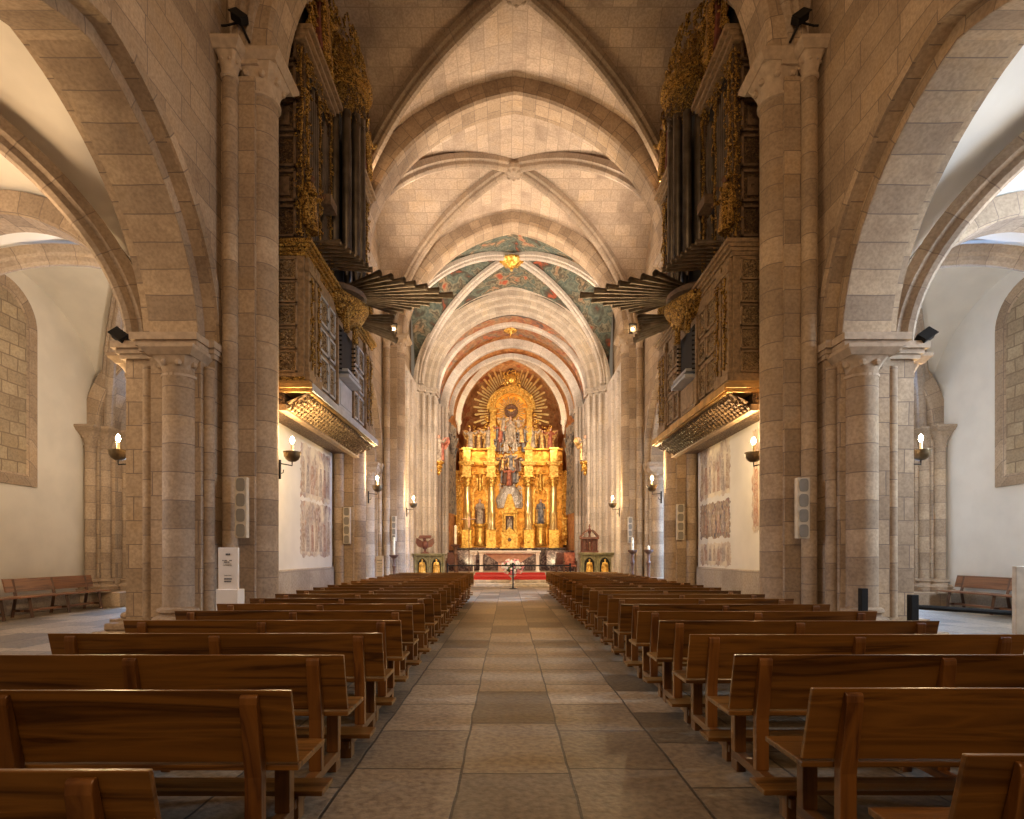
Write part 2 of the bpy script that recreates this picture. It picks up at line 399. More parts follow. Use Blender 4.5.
for s, side in ((-1, 'left'), (1, 'right')):
    w = MB()
    arcade_slab(w, s, 5.4, 5.62, -4, 30, [(c, 2.74, 3.22) for c in BC], 16.6)
    arcade_slab(w, s, 5.62, 6.45, -4, 30, [(c, 2.5, 3.0) for c in BC], 16.6)
    arcade_slab(w, s, 6.45, 6.7, -4, 30, [(c, 2.74, 3.22) for c in BC], 16.6)
    struct(w.build('wall_' + side, [M['wall'], M['vous']]))
    # outer hood moulding and voussoir ring for each arcade arch
    for c in BC:
        h = MB()
        pts = arch_pts(c, 2.74, 5.15, 3.22, 'y', s*5.4, 40)
        h.sweep(pts, (1,0,0), [(-.045,.0),(.03,.0),(.03,.22),(-.045,.18)] if s > 0 else [(-.03,.0),(.045,.0),(.045,.18),(-.03,.22)], center=(s*5.4, c, 4))
        pts = arch_pts(c, 2.5, 5.15, 3.0, 'y', s*5.62, 40)
        h.sweep(pts, (1,0,0), [(-.012,0.003),(.012,0.003),(.012,.26),(-.012,.26)], center=(s*5.62, c, 4))
        struct(h.build('trim_1', M['arch']))

# ------------------------------------------------------------------ capitals and piers
def capital(mb, cx, cy, r, z0, z1, half, mi=0):
    """astragal, bell flaring from round to square, square abacus; leaf knobs"""
    mb.lathe([(r*1.0, z0-.07), (r*1.16, z0-.05), (r*1.16, z0-.01), (r*1.0, z0+.01)], (cx, cy), 20, mi=mi)
    n = 24; rows = []; zb = z1 - .16
    for i in range(6):
        t = i / 5; rr = r + (half - r) * t**1.6; sq = t**1.5
        row = []
        for j in range(n):
            a = 2*PI*(j+.5)/n; c, d = math.cos(a), math.sin(a)
            k = 1 / max(abs(c), abs(d)); rad = rr * ((1-sq) + sq * k) * (1 + .05*math.sin(3*a*2)*math.sin(PI*t))
            row.append((cx + c*rad, cy + d*rad, z0 + (zb - z0) * t))
        rows.append(row)
    mb.grid(rows, closeu=True, smooth=True, mi=mi)
    h = half + .02
    prof = [(h, zb), (h+.05, zb+.06), (h+.09, zb+.10), (h+.09, z1)]
    rows = [[(cx-a, cy-a, z), (cx+a, cy-a, z), (cx+a, cy+a, z), (cx-a, cy+a, z)] for a, z in prof]
    mb.grid(rows, closeu=True, smooth=False, mi=mi, cap=True)
    for j in range(8):
        a = 2*PI*(j+.5)/8
        mb.ball((cx + math.cos(a)*(r*.55+half*.5), cy + math.sin(a)*(r*.55+half*.5), z0 + (zb-z0)*.62), .07*r/.3, n=6, m=4, mi=mi)
def base(mb, cx, cy, r, z0=0, mi=0, ph=.32):
    a = r + .16
    mb.box(cx-a, cx+a, cy-a, cy+a, z0, z0+ph, mi)
    mb.lathe([(r+.15, z0+ph), (r+.17, z0+ph+.05), (r+.14, z0+ph+.10), (r+.05, z0+ph+.13), (r+.04, z0+ph+.17), (r+.09, z0+ph+.20), (r+.08, z0+ph+.25), (r, z0+ph+.28)], (cx, cy), 22, mi=mi)
def pier(s, yc, label, arcade=(1, 1), aisle=True):
    root = empty('stone_pier', (s*6.0, yc, 0), label, 'pillar', 'compound piers of the nave arcades'); root['kind'] = 'structure'
    c = MB()
    c.box(s*5.385, s*6.95, yc-.62, yc+.62, 0, 5.16)
    c.box(s*5.5, s*6.36, yc-.86, yc+.86, 0, 5.14)
    c.box(s*4.80, s*5.45, yc-.36, yc+.36, 0, ZS-.4)
    put(c.build('pier_core', M['wall']), root)
    b = MB(); b.box(s*4.42, s*7.3, yc-1.0, yc+1.0, 0, .17); b.box(s*4.55, s*7.18, yc-.86, yc+.86, .17, .30)
    put(b.build('plinth', M['wall'], bevel=.03), root)
    sh = MB(); sh.lathe([(.29, .6), (.29, ZS-.5)], (s*4.82, yc), 24, cap=False); base(sh, s*4.82, yc, .29, .0)
    put(sh.build('nave_shaft', M['shaft']), root)
    for q in (-1, 1):
        a = MB(); a.lathe([(.13, .5), (.13, ZS-.5)], (s*5.2, yc+q*.44), 16, cap=False); base(a, s*5.2, yc+q*.44, .13, 0, ph=.25)
        put(a.build('nook_shaft', M['shaft']), root)
    k = MB(); capital(k, s*4.82, yc, .29, ZS-.62, ZS+.02, .40)
    k2 = MB(); k2.box(s*4.72, s*5.45, yc-.42, yc+.42, ZS-.22, ZS+.02)
    for q in (-1, 1): capital(k, s*5.2, yc+q*.46, .13, ZS-.5, ZS, .19)
    put(k.build('nave_capital', M['capital']), root); put(k2.build('nave_impost', M['capital']), root)
    for q, on in ((-1, arcade[0]), (1, arcade[1])):
        if not on: continue
        a = MB(); a.lathe([(.26, .5), (.26, 4.7)], (s*5.86, yc+q*.86), 22, cap=False); base(a, s*5.86, yc+q*.86, .26, 0)
        a.lathe([(.10, .4), (.10, 4.75)], (s*6.46, yc+q*.74), 12, cap=False); a.lathe([(.09, .4), (.09, 4.75)], (s*5.44, yc+q*.70), 12, cap=False)
        put(a.build('arcade_shaft', M['shaft']), root)
        k = MB(); capital(k, s*5.86, yc+q*.82, .26, 4.55, 4.98, .34)
        put(k.build('arcade_capital', M['capital']), root)
    i = MB()
    for z0, z1, g in ((4.92, 5.0, .07), (5.0, 5.08, .11), (5.08, 5.2, .17)):
        i.box(s*(5.39-g*.5), s*(6.95+g), yc-.62-g, yc+.62+g, z0, z1)
        if arcade[0]: i.box(s*(5.5-g*.6), s*(6.36+g), yc-1.0-g, yc-.5, z0, z1)
        if arcade[1]: i.box(s*(5.5-g*.6), s*(6.36+g), yc+.5, yc+1.0+g, z0, z1)
    put(i.build('impost', M['capital']), root)
    if aisle:
        a = MB(); a.lathe([(.25, .5), (.25, 4.7)], (s*6.98, yc), 20, cap=False); base(a, s*6.98, yc, .25, 0)
        capital(a, s*6.98, yc, .25, 4.55, 5.12, .34)
        put(a.build('aisle_shaft', M['shaft']), root)
    return root
NM = {-1: 'left', 1: 'right'}
pier(-1, P1, 'tall clustered stone pier on the left, nearest the camera, beside the white notice stand')
pier(1, P1, 'tall clustered stone pier on the right, nearest the camera, behind the low black barrier posts')
pier(-1, P2, 'clustered stone pier at the far end of the left organ gallery', (0, 1))
pier(1, P2, 'clustered stone pier at the far end of the right organ gallery', (0, 1))
pier(-1, P3, 'clustered stone pier left of the sanctuary steps behind the last left pews', (1, 0))
pier(1, P3, 'clustered stone pier right of the sanctuary steps behind the last right pews', (1, 0))

# ------------------------------------------------------------------ vaults
def vault(name, x0, x1, y0, y1, zs, rise, mat, dome=0.0, k=.14, n=32, mats2=None, thick=True, yrise=None):
    xc, w, yc, b = (x0+x1)/2, (x1-x0)/2, (y0+y1)/2, (y1-y0)/2
    yr = rise if yrise is None else yrise
    def P(i, j):
        u = math.cos(PI*i/n)*-1; v = math.cos(PI*j/n)*-1
        f = rise*pf(u, k); g = yr*pf(v, k)
        return V((xc + w*u, yc + b*v, zs + max(f, g) + dome*(1-u*u)*(1-v*v)))
    arc = [0]
    for i in range(1, n + 1):
        du = w*(math.cos(PI*(i-1)/n) - math.cos(PI*i/n)); dz = rise*(pf(math.cos(PI*i/n)) - pf(math.cos(PI*(i-1)/n)))
        arc.append(arc[-1] + math.hypot(du, dz))
    arcy = [0]
    for i in range(1, n + 1):
        du = b*(math.cos(PI*(i-1)/n) - math.cos(PI*i/n)); dz = yr*(pf(math.cos(PI*i/n)) - pf(math.cos(PI*(i-1)/n)))
        arcy.append(arcy[-1] + math.hypot(du, dz))
    mb = MB(); h = n // 2
    for i in range(n):
        for j in range(n):
            same = (i < h) == (j < h)
            q = [(i,j),(i+1,j),(i+1,j+1),(i,j+1)]
            tris = [[q[0],q[1],q[2]],[q[0],q[2],q[3]]] if same else [[q[0],q[1],q[3]],[q[1],q[2],q[3]]]
            for t in tris:
                ci = sum(a for a, _ in t)/3; cj = sum(c for _, c in t)/3
                u = abs(math.cos(PI*ci/n)); v = abs(math.cos(PI*cj/n))
                pts = [P(a, c) for a, c in t]
                if v > u:   # longitudinal web (next to a transverse arch)
                    uv = [(p.y, arc[a]) for p, (a, c) in zip(pts, t)]; mi = 0
                else:
                    uv = [(p.x, arcy[c] + .13) for p, (a, c) in zip(pts, t)]; mi = 1 if mats2 else 0
                mb.add(pts, [[0,1,2]], [uv], False, mi)
    o = mb.build(name, [mat] + ([mats2] if mats2 else []))
    for p in o.data.polygons: p.use_smooth = True
    bm = bmesh.new(); bm.from_mesh(o.data); bmesh.ops.remove_doubles(bm, verts=bm.verts, dist=1e-5)
    bmesh.ops.recalc_face_normals(bm, faces=bm.faces); bm.to_mesh(o.data); bm.free()
    o.data.set_sharp_from_angle(angle=math.radians(28))
    return struct(o)
def diag_ribs(name, x0, x1, y0, y1, zs, rise, dome, mat, wd=.30, dp=.26, k=.14, boss=True, yrise=None, n=40):
    xc, w, yc, b = (x0+x1)/2, (x1-x0)/2, (y0+y1)/2, (y1-y0)/2
    yr = rise if yrise is None else yrise
    mb = MB(); h = wd/2
    for q in (-1, 1):
        pts = []
        for i in range(n+1):
            t = -math.cos(PI*i/n)
            pts.append(V((xc + w*t, yc + q*b*t, zs + max(rise, yr)*pf(t, k) + dome*(1-t*t)**2 - .02)))
        nr = V((q*b, -w, 0)) if q > 0 else V((-b, -w, 0))
        nr = V((b*q, -w, 0)).normalized()
        prof = [(-h,.06),(-h,-dp*.35),(-h*.62,-dp*.5),(-h*.6,-dp*.8),(-h*.3,-dp),(h*.3,-dp),(h*.6,-dp*.8),(h*.62,-dp*.5),(h,-dp*.35),(h,.06)]
        mb.sweep(pts, nr, prof, smooth=False, center=(xc, yc, zs-2))
    if boss:
        zt = zs + rise + dome - dp
        mb.lathe([(.05, zt-.14), (.22, zt-.12), (.34, zt-.02), (.36, zt+.1), (.3, zt+.2)], (xc, yc), 20)
        for j in range(8): mb.ball((xc + .24*math.cos(j*PI/4), yc + .24*math.sin(j*PI/4), zt-.08), .07, n=6, m=4)
    return struct(mb.build(name, mat))
def trans_arch(name, y, a, zs, rise, wd, dp, mat, k=.14, cham=.06, mb=None):
    own = mb is None
    mb = mb or MB(); h = wd/2
    pts = arch_pts(0, a, zs, rise, 'x', y, 48, k)
    prof = [(-h, dp), (-h, cham), (-h+cham, 0), (h-cham, 0), (h, cham), (h, dp)]
    mb.sweep(pts, (0,1,0), prof, center=(0, y, zs-2))
    if own: return struct(mb.build(name, mat))
CR = 5.1
for k, (ya, yb) in enumerate(((-2.5, 4.0), (4.0, P1), (P1, P2), (P2, P3))):
    vault('ceiling', -5.42, 5.42, ya, yb, ZS, CR, M['web'])
    diag_ribs('trim_2', -5.1, 5.1, ya+.2, yb-.2, ZS, CR, 0, M['rib'], .36, .34)
for y in (4.0, P1, P2, P3):
    trans_arch('trim_3', y, 4.50, ZS, 4.60, .84, .62, M['arch'])

# ------------------------------------------------------------------ presbytery: painted bay, stepped arch, painted vaults, apse
vault('ceiling', -5.2, 5.2, P3, P4, ZS, 4.9, M['fres_blue'], dome=.35, mats2=M['fres_blue'])
BP0 = diag_ribs('trim_4', -4.9, 4.9, P3+.3, P4-.35, ZS, 4.9, .35, M['pale'], .30, .28, boss=False)
BOSS_PARENT = [BP0, BP0]
# stepped orders C at P4
orders = MB()
for i, (a, wd, dy) in enumerate(((4.98, .5, -.35), (4.68, .5, -.10), (4.40, .5, .12), (4.12, .6, .35))):
    trans_arch('', P4 + dy, a, 10.35, a + .12, wd, .5 if i else .22, None, k=.05, cham=.09, mb=orders)
struct(orders.build('trim_5', M['palearch']))
for s in (-1, 1):
    jam = MB()
    jam.box(s*5.0, s*6.2, P3+.9, 30.9, 0, 10.4)
    for a, y0 in ((4.98, P4-.6), (4.68, P4-.35), (4.40, P4-.13), (4.12, P4+.05)):
        jam.box(s*a, s*5.3, y0, 30.6, 0, 10.4)
        jam.lathe([(.10, .3), (.10, 10.0)], (s*(a+.02), y0+.02), 12, cap=False)
    for a, y0 in ((4.98, P4-.6), (4.68, P4-.35), (4.40, P4-.13), (4.12, P4+.05)):
        jam.box(s*(a-.09), s*5.35, y0-.09, 30.6, 10.12, 10.4)
        jam.box(s*(a-.13), s*5.35, y0-.13, 30.62, 10.27, 10.4)
    for y0 in (25.0, 26.3, 27.6):
        jam.lathe([(.13, .3), (.13, 10.1)], (s*4.98, y0), 14, cap=False)
    struct(jam.build('trim_6', M['pale']))
vault('ceiling', -4.3, 4.3, 30.6, 33.3, 10.3, 4.25, M['fres_red'], k=.05, yrise=3.9)
d = MB()
trans_arch('', 33.4, 3.78, 10.0, 3.85, .34, .48, None, k=.05, mb=d)
struct(d.build('trim_7', M['pale']))
d = MB(); trans_arch('', 35.0, 3.62, 10.2, 3.55, .25, .3, None, k=.05, mb=d); struct(d.build('trim_7', M['pale']))
d = MB(); trans_arch('', 37.2, 3.32, 10.35, 4.12, .3, .36, None, k=.2, mb=d); struct(d.build('trim_7', M['pale']))
d = MB(); trans_arch('', 31.6, 4.08, 10.35, 4.0, .4, .3, None, k=.04, mb=d); struct(d.build('trim_7', M['pale']))
for s in (-1, 1):
    j2 = MB()
    j2.box(s*4.25, s*5.5, 30.6, 33.2, 0, 10.4)
    j2.box(s*3.78, s*5.2, 33.05, 33.75, 0, 10.1); j2.box(s*3.68, s*5.2, 33.0, 33.8, 9.85, 10.1)
    for xx, yy in ((4.2, 31.1), (4.2, 32.4), (4.05, 33.0), (3.85, 32.98)):
        j2.lathe([(.11, .3), (.11, 10.2)], (s*xx, yy), 12, cap=False)
    j2.lathe([(.02, 9.5), (.10, 9.8), (.12, 10.1), (.2, 10.2), (.2, 10.4)], (s*3.48, 37.2), 12)
    struct(j2.build('trim_8', M['palewall']))
# apse walls, painted, narrowing towards the altarpiece
ap = MB()
ring = [(4.3, 33.7), (4.25, 36.0), (4.0, 39.2), (3.5, 41.6), (2.4, 42.6)]
pl = [(-x, y) for x, y in ring] + [(x, y) for x, y in reversed(ring)]
ap.grid([[(x, y, 0) for x, y in pl], [(x, y, 10.3) for x, y in pl]], smooth=False)
struct(ap.build('wall_apse', M['fres_or']))
hv = MB(); rows = []
for i in range(13):
    t = i/12; rr = math.cos(t*PI/2); rows.append([(x*rr, 36.2 + (y-36.2)*(rr if y > 36.2 else 1), 10.3 + 4.75*math.sin(t*PI/2)) for x, y in pl])
hv.grid(rows, smooth=True); struct(hv.build('ceiling', M['fres_or']))
# painted curtains on the flanks of the apse
for s, lab in ((-1, 'left'), (1, 'right')):
    dm = MB(); rows = []
    for i in range(25):
        z = 9.9 - i*.24
        rows.append([(s*(4.08 - .38*u - .07*abs(math.sin(u*11 + i*.12))), 34.6 + u*2.6, z) for u in [q/14 for q in range(15)]])
    dm.grid(rows, smooth=True)
    dm.ball((s*3.95, 34.9, 10.25), .22, .2, .34)
    for q in range(10):
        dm.tube([(s*(3.9-.04*q), 35 + q*.22, 9.2 - .35*(q % 3)), (s*3.75, 35.1 + q*.22, 8.6 - .35*(q % 3))], .09, 6)
    tag(dm.build('wall_hanging', M['drape']), 'grey carved hanging with figures on the %s flank of the apse' % lab, 'hanging')

# ------------------------------------------------------------------ aisles
AX = 12.4
for s, side in ((-1, 'left'), (1, 'right')):
    pm = M['plaster'] if s < 0 else M['plaster2']
    w = MB()
    w.box(s*AX, s*(AX+.3), -4, 26, 0, 10.5)
    w.box(s*6.7, s*AX, 26, 26.3, 0, 10.5)
    struct(w.build('wall_%s_aisle' % side, pm))
    sk = MB(); sk.box(s*(AX-.06), s*(AX+.05), -4, 26, 0, .45); struct(sk.build('baseboard_' + side, M['dado'], bevel=.02))
    x0, x1 = (6.5*s, (AX+.02)*s) if s > 0 else (-(AX+.02), -6.5)
    for ya, yb in ((-2.5, 4.0), (4.0, P1), (P1, P2), (P2, P3)):
        vault('ceiling', x0, x1, ya, yb, 5.15, 2.95, pm, dome=.30, k=.03, yrise=3.45)
        diag_ribs('trim_9', x0+.25, x1-.25, ya+.3, yb-.3, 5.15, 3.45, .12, M['rib'], .36, .34, k=.03)
    # filling above vault edges: wall plaster over the springing on pier side handled by arcade wall
    for y in (4.0, P1, P2, P3):
        t = MB(); h = .8 if y == P2 else .34; xm = (x0+x1)/2
        pts = arch_pts(xm+.03*s, 2.62 if y == P2 else 2.52, 5.15, 2.55, 'x', y, 40, .03)
        t.sweep(pts, (0,1,0), [(-h,.42),(-h,.05),(-h+.05,0),(h-.05,0),(h,.05),(h,.42)], center=(xm, y, 3))
        struct(t.build('trim_10', M['arch']))
    # responds against the aisle wall
    for y, nm in ((P1, 'beside the bench nearest'), (P2, 'at the far end of the bench')):
        if y == P1: continue
        root = empty('wall_respond', (s*11.9, y, 0), 'cluster of slender stone half columns on the %s aisle wall past the bench' % side, 'pillar'); root['kind'] = 'structure'
        a = MB(); a.box(s*11.75, s*AX, y-.55, y+.55, .0, 5.2); a.box(s*12.0, s*AX, y-.85, y+.85, 0, 5.2)
        put(a.build('respond_core', M['wall']), root)
        a = MB(); a.box(s*11.2, s*(AX-.05), y-1.15, y+1.15, 0, .42)
        put(a.build('plinth', M['wall'], bevel=.03), root)
        for xx, yy, r in ((11.65, y-.02, .25), (12.0, y-.62, .16), (12.0, y+.62, .16), (12.2, y-.92, .14)):
            a = MB(); a.lathe([(r, .6), (r, 4.7)], (s*xx, yy), 18, cap=False); base(a, s*xx, yy, r, .38, ph=.14)
            capital(a, s*xx, yy, r, 4.62, 5.16, r+.12)
            put(a.build('respond_shaft', M['shaft']), root)
    # blocked round-headed window in the outer wall
    g = MB(); yc, hw, zb, zs_ = 13.45, 1.0, 3.22, 7.2
    n = 20
    out = [(yc-hw, zb), (yc-hw, zs_)] + [(yc - hw*math.cos(PI*i/n), zs_ + hw*1.05*math.sin(PI*i/n)) for i in range(1, n)] + [(yc+hw, zs_), (yc+hw, zb)]
    def inset(d): return [(yc + (y-yc)*(hw-d)/hw, zb + d if z == zb else zs_ + (z-zs_)*(hw-d)/hw if z > zs_ else z) for y, z in out]
    i1 = inset(.22); i2 = inset(.30)
    X0 = s*(AX-.02); X1 = s*(AX-.05); 
    g.grid([[(s*(AX+.05), y, z) for y, z in out], [(X1, y, z) for y, z in out], [(X1, y, z) for y, z in i1], [(X0, y, z) for y, z in i2]], closeu=True, smooth=False)
    g.add([(X0, y, z) for y, z in i2], [list(range(len(i2)))], None, False, 1)
    struct(g.build('window_1' if s < 0 else 'window_2', [M['arch'], M['blocked']]))

# ------------------------------------------------------------------ plaster wall with dado and murals under the organs
for s, side in ((-1, 'left'), (1, 'right')):
    w = MB(); w.box(s*5.36, s*5.42, P1+.6, P2-.6, 1.14, 5.4); struct(w.build('wall_%s_plaster' % side, M['plaster']))
    w = MB(); w.box(s*5.30, s*5.42, P1+.6, P2-.6, 0, 1.14); struct(w.build('baseboard_%s_nave' % side, M['dado'], bevel=.02))
def mural(name, s, y0, y1, z0, z1, mat, label, seed, border=True):
    rr = random.Random(seed); mb = MB(); n = 26
    def jag(v, a): return v + rr.uniform(-a, a)
    pts = [(y0 + (y1-y0)*i/n, jag(z0, .05)) for i in range(n)] + [(jag(y1, .05), z0 + (z1-z0)*i/n) for i in range(n)] + \
          [(y1 - (y1-y0)*i/n, jag(z1, .04)) for i in range(n)] + [(jag(y0, .05), z1 - (z1-z0)*i/n) for i in range(n)]
    x = s*5.356
    mb.add([(x, y, z) for y, z in pts] + [(s*5.37, y, z) for y, z in pts], [list(range(len(pts)))] + [[i, (i+1) % len(pts), len(pts)+(i+1) % len(pts), len(pts)+i] for i in range(len(pts))], None, False, 0)
    # standing figures painted in rows
    k = max(3, int((y1-y0)/.3))
    for i in range(k):
        yy = y0 + (y1-y0)*(i+.5)/k; zc = z0 + .12
        hh = (z1-z0)*rr.uniform(.62, .8); w = (y1-y0)/k*.36
        f = [(yy-w, zc), (yy+w, zc), (yy+w*.75, zc+hh*.6), (yy+w*.55, zc+hh*.8), (yy-w*.55, zc+hh*.8), (yy-w*.75, zc+hh*.6)]
        mb.add([(s*5.352, a, b) for a, b in f], [list(range(6))], None, False, 1 + i % 3)
        hr = w*.42; hc = zc+hh*.88
        mb.add([(s*5.352, yy+hr*math.cos(q*PI/5), hc+hr*1.2*math.sin(q*PI/5)) for q in range(10)], [list(range(10))], None, False, 4)
    pm = [mat, MU[0], MU[1], MU[2], MU[3]]
    return tag(mb.build(name, pm), label, 'mural')
MU = [fresco('mural_figure_ochre', [(.35,(.46,.30,.20)),(.6,(.62,.50,.37))], 6), fresco('mural_figure_grey', [(.35,(.34,.27,.24)),(.6,(.56,.47,.38))], 6),
      fresco('mural_figure_red', [(.35,(.44,.22,.15)),(.6,(.60,.44,.33))], 6), fresco('mural_face', [(.35,(.55,.42,.32)),(.6,(.66,.55,.43))], 6)]
mural('wall_mural', -1, 13.9, 16.2, 2.95, 4.3, M['mural'], 'upper faded mural band with standing figures on the left plaster wall', 1)
mural('wall_mural', -1, 13.9, 16.2, 1.45, 2.85, M['mural'], 'lower faded mural band with standing figures on the left plaster wall', 2)
mural('wall_mural', 1, 14.05, 16.2, 3.05, 4.45, M['mural'], 'upper reddish mural band on the right plaster wall', 3)
mural('wall_mural', 1, 14.05, 16.2, 1.95, 2.9, M['mural_dark'], 'dark mural of a crowd of figures low on the right plaster wall', 4)
mural('wall_mural', 1, 14.0, 16.2, 1.2, 1.8, M['mural'], 'ragged lowest mural fragment just above the dado on the right wall', 6)
mural('wall_mural', 1, 11.6, 12.75, 2.0, 4.3, M['mural'], 'narrow mural fragment next to the pier below the nearest right wall lamp', 5)

exec_parts = True
# ------------------------------------------------------------------ pews
def pew_proto():
    """origin: aisle-side end of the back's top edge on the floor; pew runs to +x, faces +y"""
    L = 2.64
    root = empty('pew', (0,0,0), 'x', 'pew', 'wooden pews')
    b = MB(); h = .012
    b.add([(0,-.03,.86),(0,-.005,.86),(0,.085,.50),(0,.06,.50),(L,-.03,.86),(L,-.005,.86),(L,.085,.50),(L,.06,.50)],
          [[0,1,2,3],[7,6,5,4],[0,4,5,1],[1,5,6,2],[2,6,7,3],[3,7,4,0]])
    b.build('backrest', M['wood'], root, bevel=.004)
    b = MB(); b.box(0, L, .07, .455, .455, .485); b.build('seat', M['wood'], root, bevel=.006)
    b = MB(); b.box(0, L, -.42, -.23, .155, .185); b.build('kneeler', M['wood'], root, bevel=.005)
    for x in (.145, L/2-.04, L-.225):
        b = MB(); w = .08
        pts = [(.045,.13),(-.025,.13),(-.035,.50),(-.115,.79),(-.112,.825),(-.085,.842),(-.03,.842),(.055,.50)]
        # post stands behind the board
        pts = [(.052,.13),(.0,.13),(.0,.45),(-.052,.80),(-.050,.832),(-.042,.842),(-.028,.844),(.052,.50)]
        n = len(pts)
        b.add([(x, y, z) for y, z in pts] + [(x+w, y, z) for y, z in pts], [list(range(n)), list(range(2*n-1, n-1, -1))] + [[i, (i+1) % n, n+(i+1) % n, n+i] for i in range(n)])
        b.build('back_post', M['woodz'], root, bevel=.004)
        b = MB(); b.box(x, x+w, .335, .40, .13, .455); b.build('leg', M['woodz'], root, bevel=.004)
        b = MB(); b.box(x+.008, x+w-.008, -.41, .42, .075, .13); b.box(x+.008, x+w-.008, .32, .42, 0, .075)
        b.build('foot_rail', M['woody'], root, bevel=.004)
        b = MB(); b.box(x, x+w, -.38, -.29, 0, .156); b.build('kneeler_leg', M['woodz'], root, bevel=.004)
    return root
LP = pew_proto(); reg_kids()
jz = random.Random(3)
left_rows = [1.604, 2.556, 3.47, 4.42, 5.32, 6.22] + [7.12 + .905*i for i in range(15)]
right_rows = [1.73, 2.60, 3.47, 4.36, 5.26, 6.16, 7.06] + [7.96 + .905*i for i in range(15)]
def ordw(i, n):
    W = ['front', 'second', 'third', 'fourth', 'fifth', 'sixth', 'seventh', 'eighth', 'ninth', 'tenth', 'eleventh', 'twelfth', 'thirteenth',
         'fourteenth', 'fifteenth', 'sixteenth', 'seventeenth', 'eighteenth', 'nineteenth', 'twentieth', 'twenty first', 'twenty second']
    return W[i]
first = True
for s, rows in ((-1, left_rows), (1, right_rows)):
    rows = [y for y in rows if y < 20.8]
    for i, y in enumerate(rows):
        o = LP if first else copy_tree(LP)
        first = False
        x = (1.20 + jz.uniform(-.02, .03))
        if s < 0: x += .011*(y-2) + (.055 if i == 0 else 0)
        o.location = (x if s > 0 else -x - 2.64, y + .03, 0)
        o.rotation_euler.z = math.radians(jz.uniform(-.25, .25))
        extra = 'cut off by the bottom of the view' if i == 0 else 'counted from the camera'
        side = 'left' if s < 0 else 'right'
        o['label'] = ('brown wooden pew nearest the camera on the %s of the centre aisle' % side) if i == 0 else \
            (('brown wooden pew farthest from the camera on the %s, before the sanctuary' % side) if i == len(rows)-1 else
             'brown wooden pew on the %s, %s row counted from the camera' % (side, ordw(i, 0) if i else 'first'))
        o['group'] = 'pews %s of the centre aisle' % side

# ------------------------------------------------------------------ aisle benches
def bench(s, y0, y1, label, xb=AX-.12):
    root = empty('bench', (s*(xb-.3), (y0+y1)/2, 0), label, 'bench', 'long benches along the aisle walls')
    X = lambda d: s*(xb-d)   # d = distance from the wall
    b = MB()
    b.add([(X(.02),y0,.92),(X(.06),y0,.92),(X(.14),y0,.60),(X(.10),y0,.60),(X(.02),y1,.92),(X(.06),y1,.92),(X(.14),y1,.60),(X(.10),y1,.60)],
          [[0,1,2,3],[7,6,5,4],[0,4,5,1],[1,5,6,2],[2,6,7,3],[3,7,4,0]])
    put(b.build('backrest', M['oldwood'], bevel=.006), root)
    b = MB(); b.box(X(.12), X(.56), y0-.1, y1+.1, .47, .51); put(b.build('seat', M['oldwood'], bevel=.008), root)
    b = MB(); b.box(X(.29), X(.36), y0+.2, y1-.2, .13, .18); put(b.build('stretcher', M['oldwood'], bevel=.006), root)
    n = 3
    for i in range(n):
        y = y0 + .25 + (y1-y0-.5)*i/(n-1)
        for d0, d1, top in ((.14, .06, .92), (.46, .54, .47)):
            b = MB(); b.tube([(X(d1), y, 0), (X(d0), y, .47 if top < .6 else .5)] + ([(X(.05), y, .90)] if top > .6 else []), .045, 4, smooth=False)
            put(b.build('leg', M['oldwoodz']), root)
        b = MB(); b.box(X(.08), X(.52), y-.025, y+.025, .13, .18); put(b.build('crossbar', M['oldwoodz']), root)
bench(-1, 13.0, 15.75, 'long worn wooden bench along the left aisle wall below the blocked window', 12.0)
bench(-1, 10.0, 12.75, 'wooden bench on the left aisle wall, only its end showing at the frame edge', 12.0)
bench(1, 12.2, 15.5, 'reddish brown open backed bench along the right aisle wall')

# ------------------------------------------------------------------ wall lamps
def lamp(x, y, z, ax, ay, label, power=55, e=.30):
    """bracket fixed at (x,y,z-.3), arm pointing (ax,ay)"""
    root = empty('wall_lamp', (x, y, z), label, 'lamp', 'bronze bowl wall lamps')
    bx, by = x + ax*e, y + ay*e
    b = MB(); b.tube([(x, y, z-.25), (x+ax*.1, y+ay*.1, z-.25), (bx, by, z-.25), (bx, by, z-.17)], .012, 8)
    b.box(x-.02, x+.02, y-.02, y+.02, z-.55, z-.18); b.tube([(x, y, z-.45), (x+ax*.08, y+ay*.08, z-.42), (x+ax*.09, y+ay*.09, z-.36)], .01, 6)
    put(b.build('bracket', M['iron']), root)
    b = MB(); b.lathe([(.01,z-.175),(.07,z-.165),(.12,z-.13),(.155,z-.07),(.165,z+.0),(.175,z+.005),(.175,z+.02),(.155,z+.015),(.14,z-.05),(.09,z-.11),(.02,z-.13)], (bx, by), 24)
    put(b.build('bowl', M['bronze']), root)
    b = MB(); b.lathe([(.028, z-.12), (.028, z+.17), (.02, z+.18)], (bx, by), 12); put(b.build('candle_tube', M['candle']), root)
    b = MB(); b.lathe([(.012, z+.18), (.034, z+.21), (.042, z+.25), (.026, z+.30), (.004, z+.33)], (bx, by), 14)
    put(b.build('bulb', M['bulb']), root)
    l = bpy.data.lights.new('lamp_light', 'POINT'); l.energy = power; l.color = (1, .70, .36); l.shadow_soft_size = .06
    lo = bpy.data.objects.new('lamp_light', l); COL.objects.link(lo); lo.location = (bx + ax*.08, by + ay*.08, z+.28)
    return root
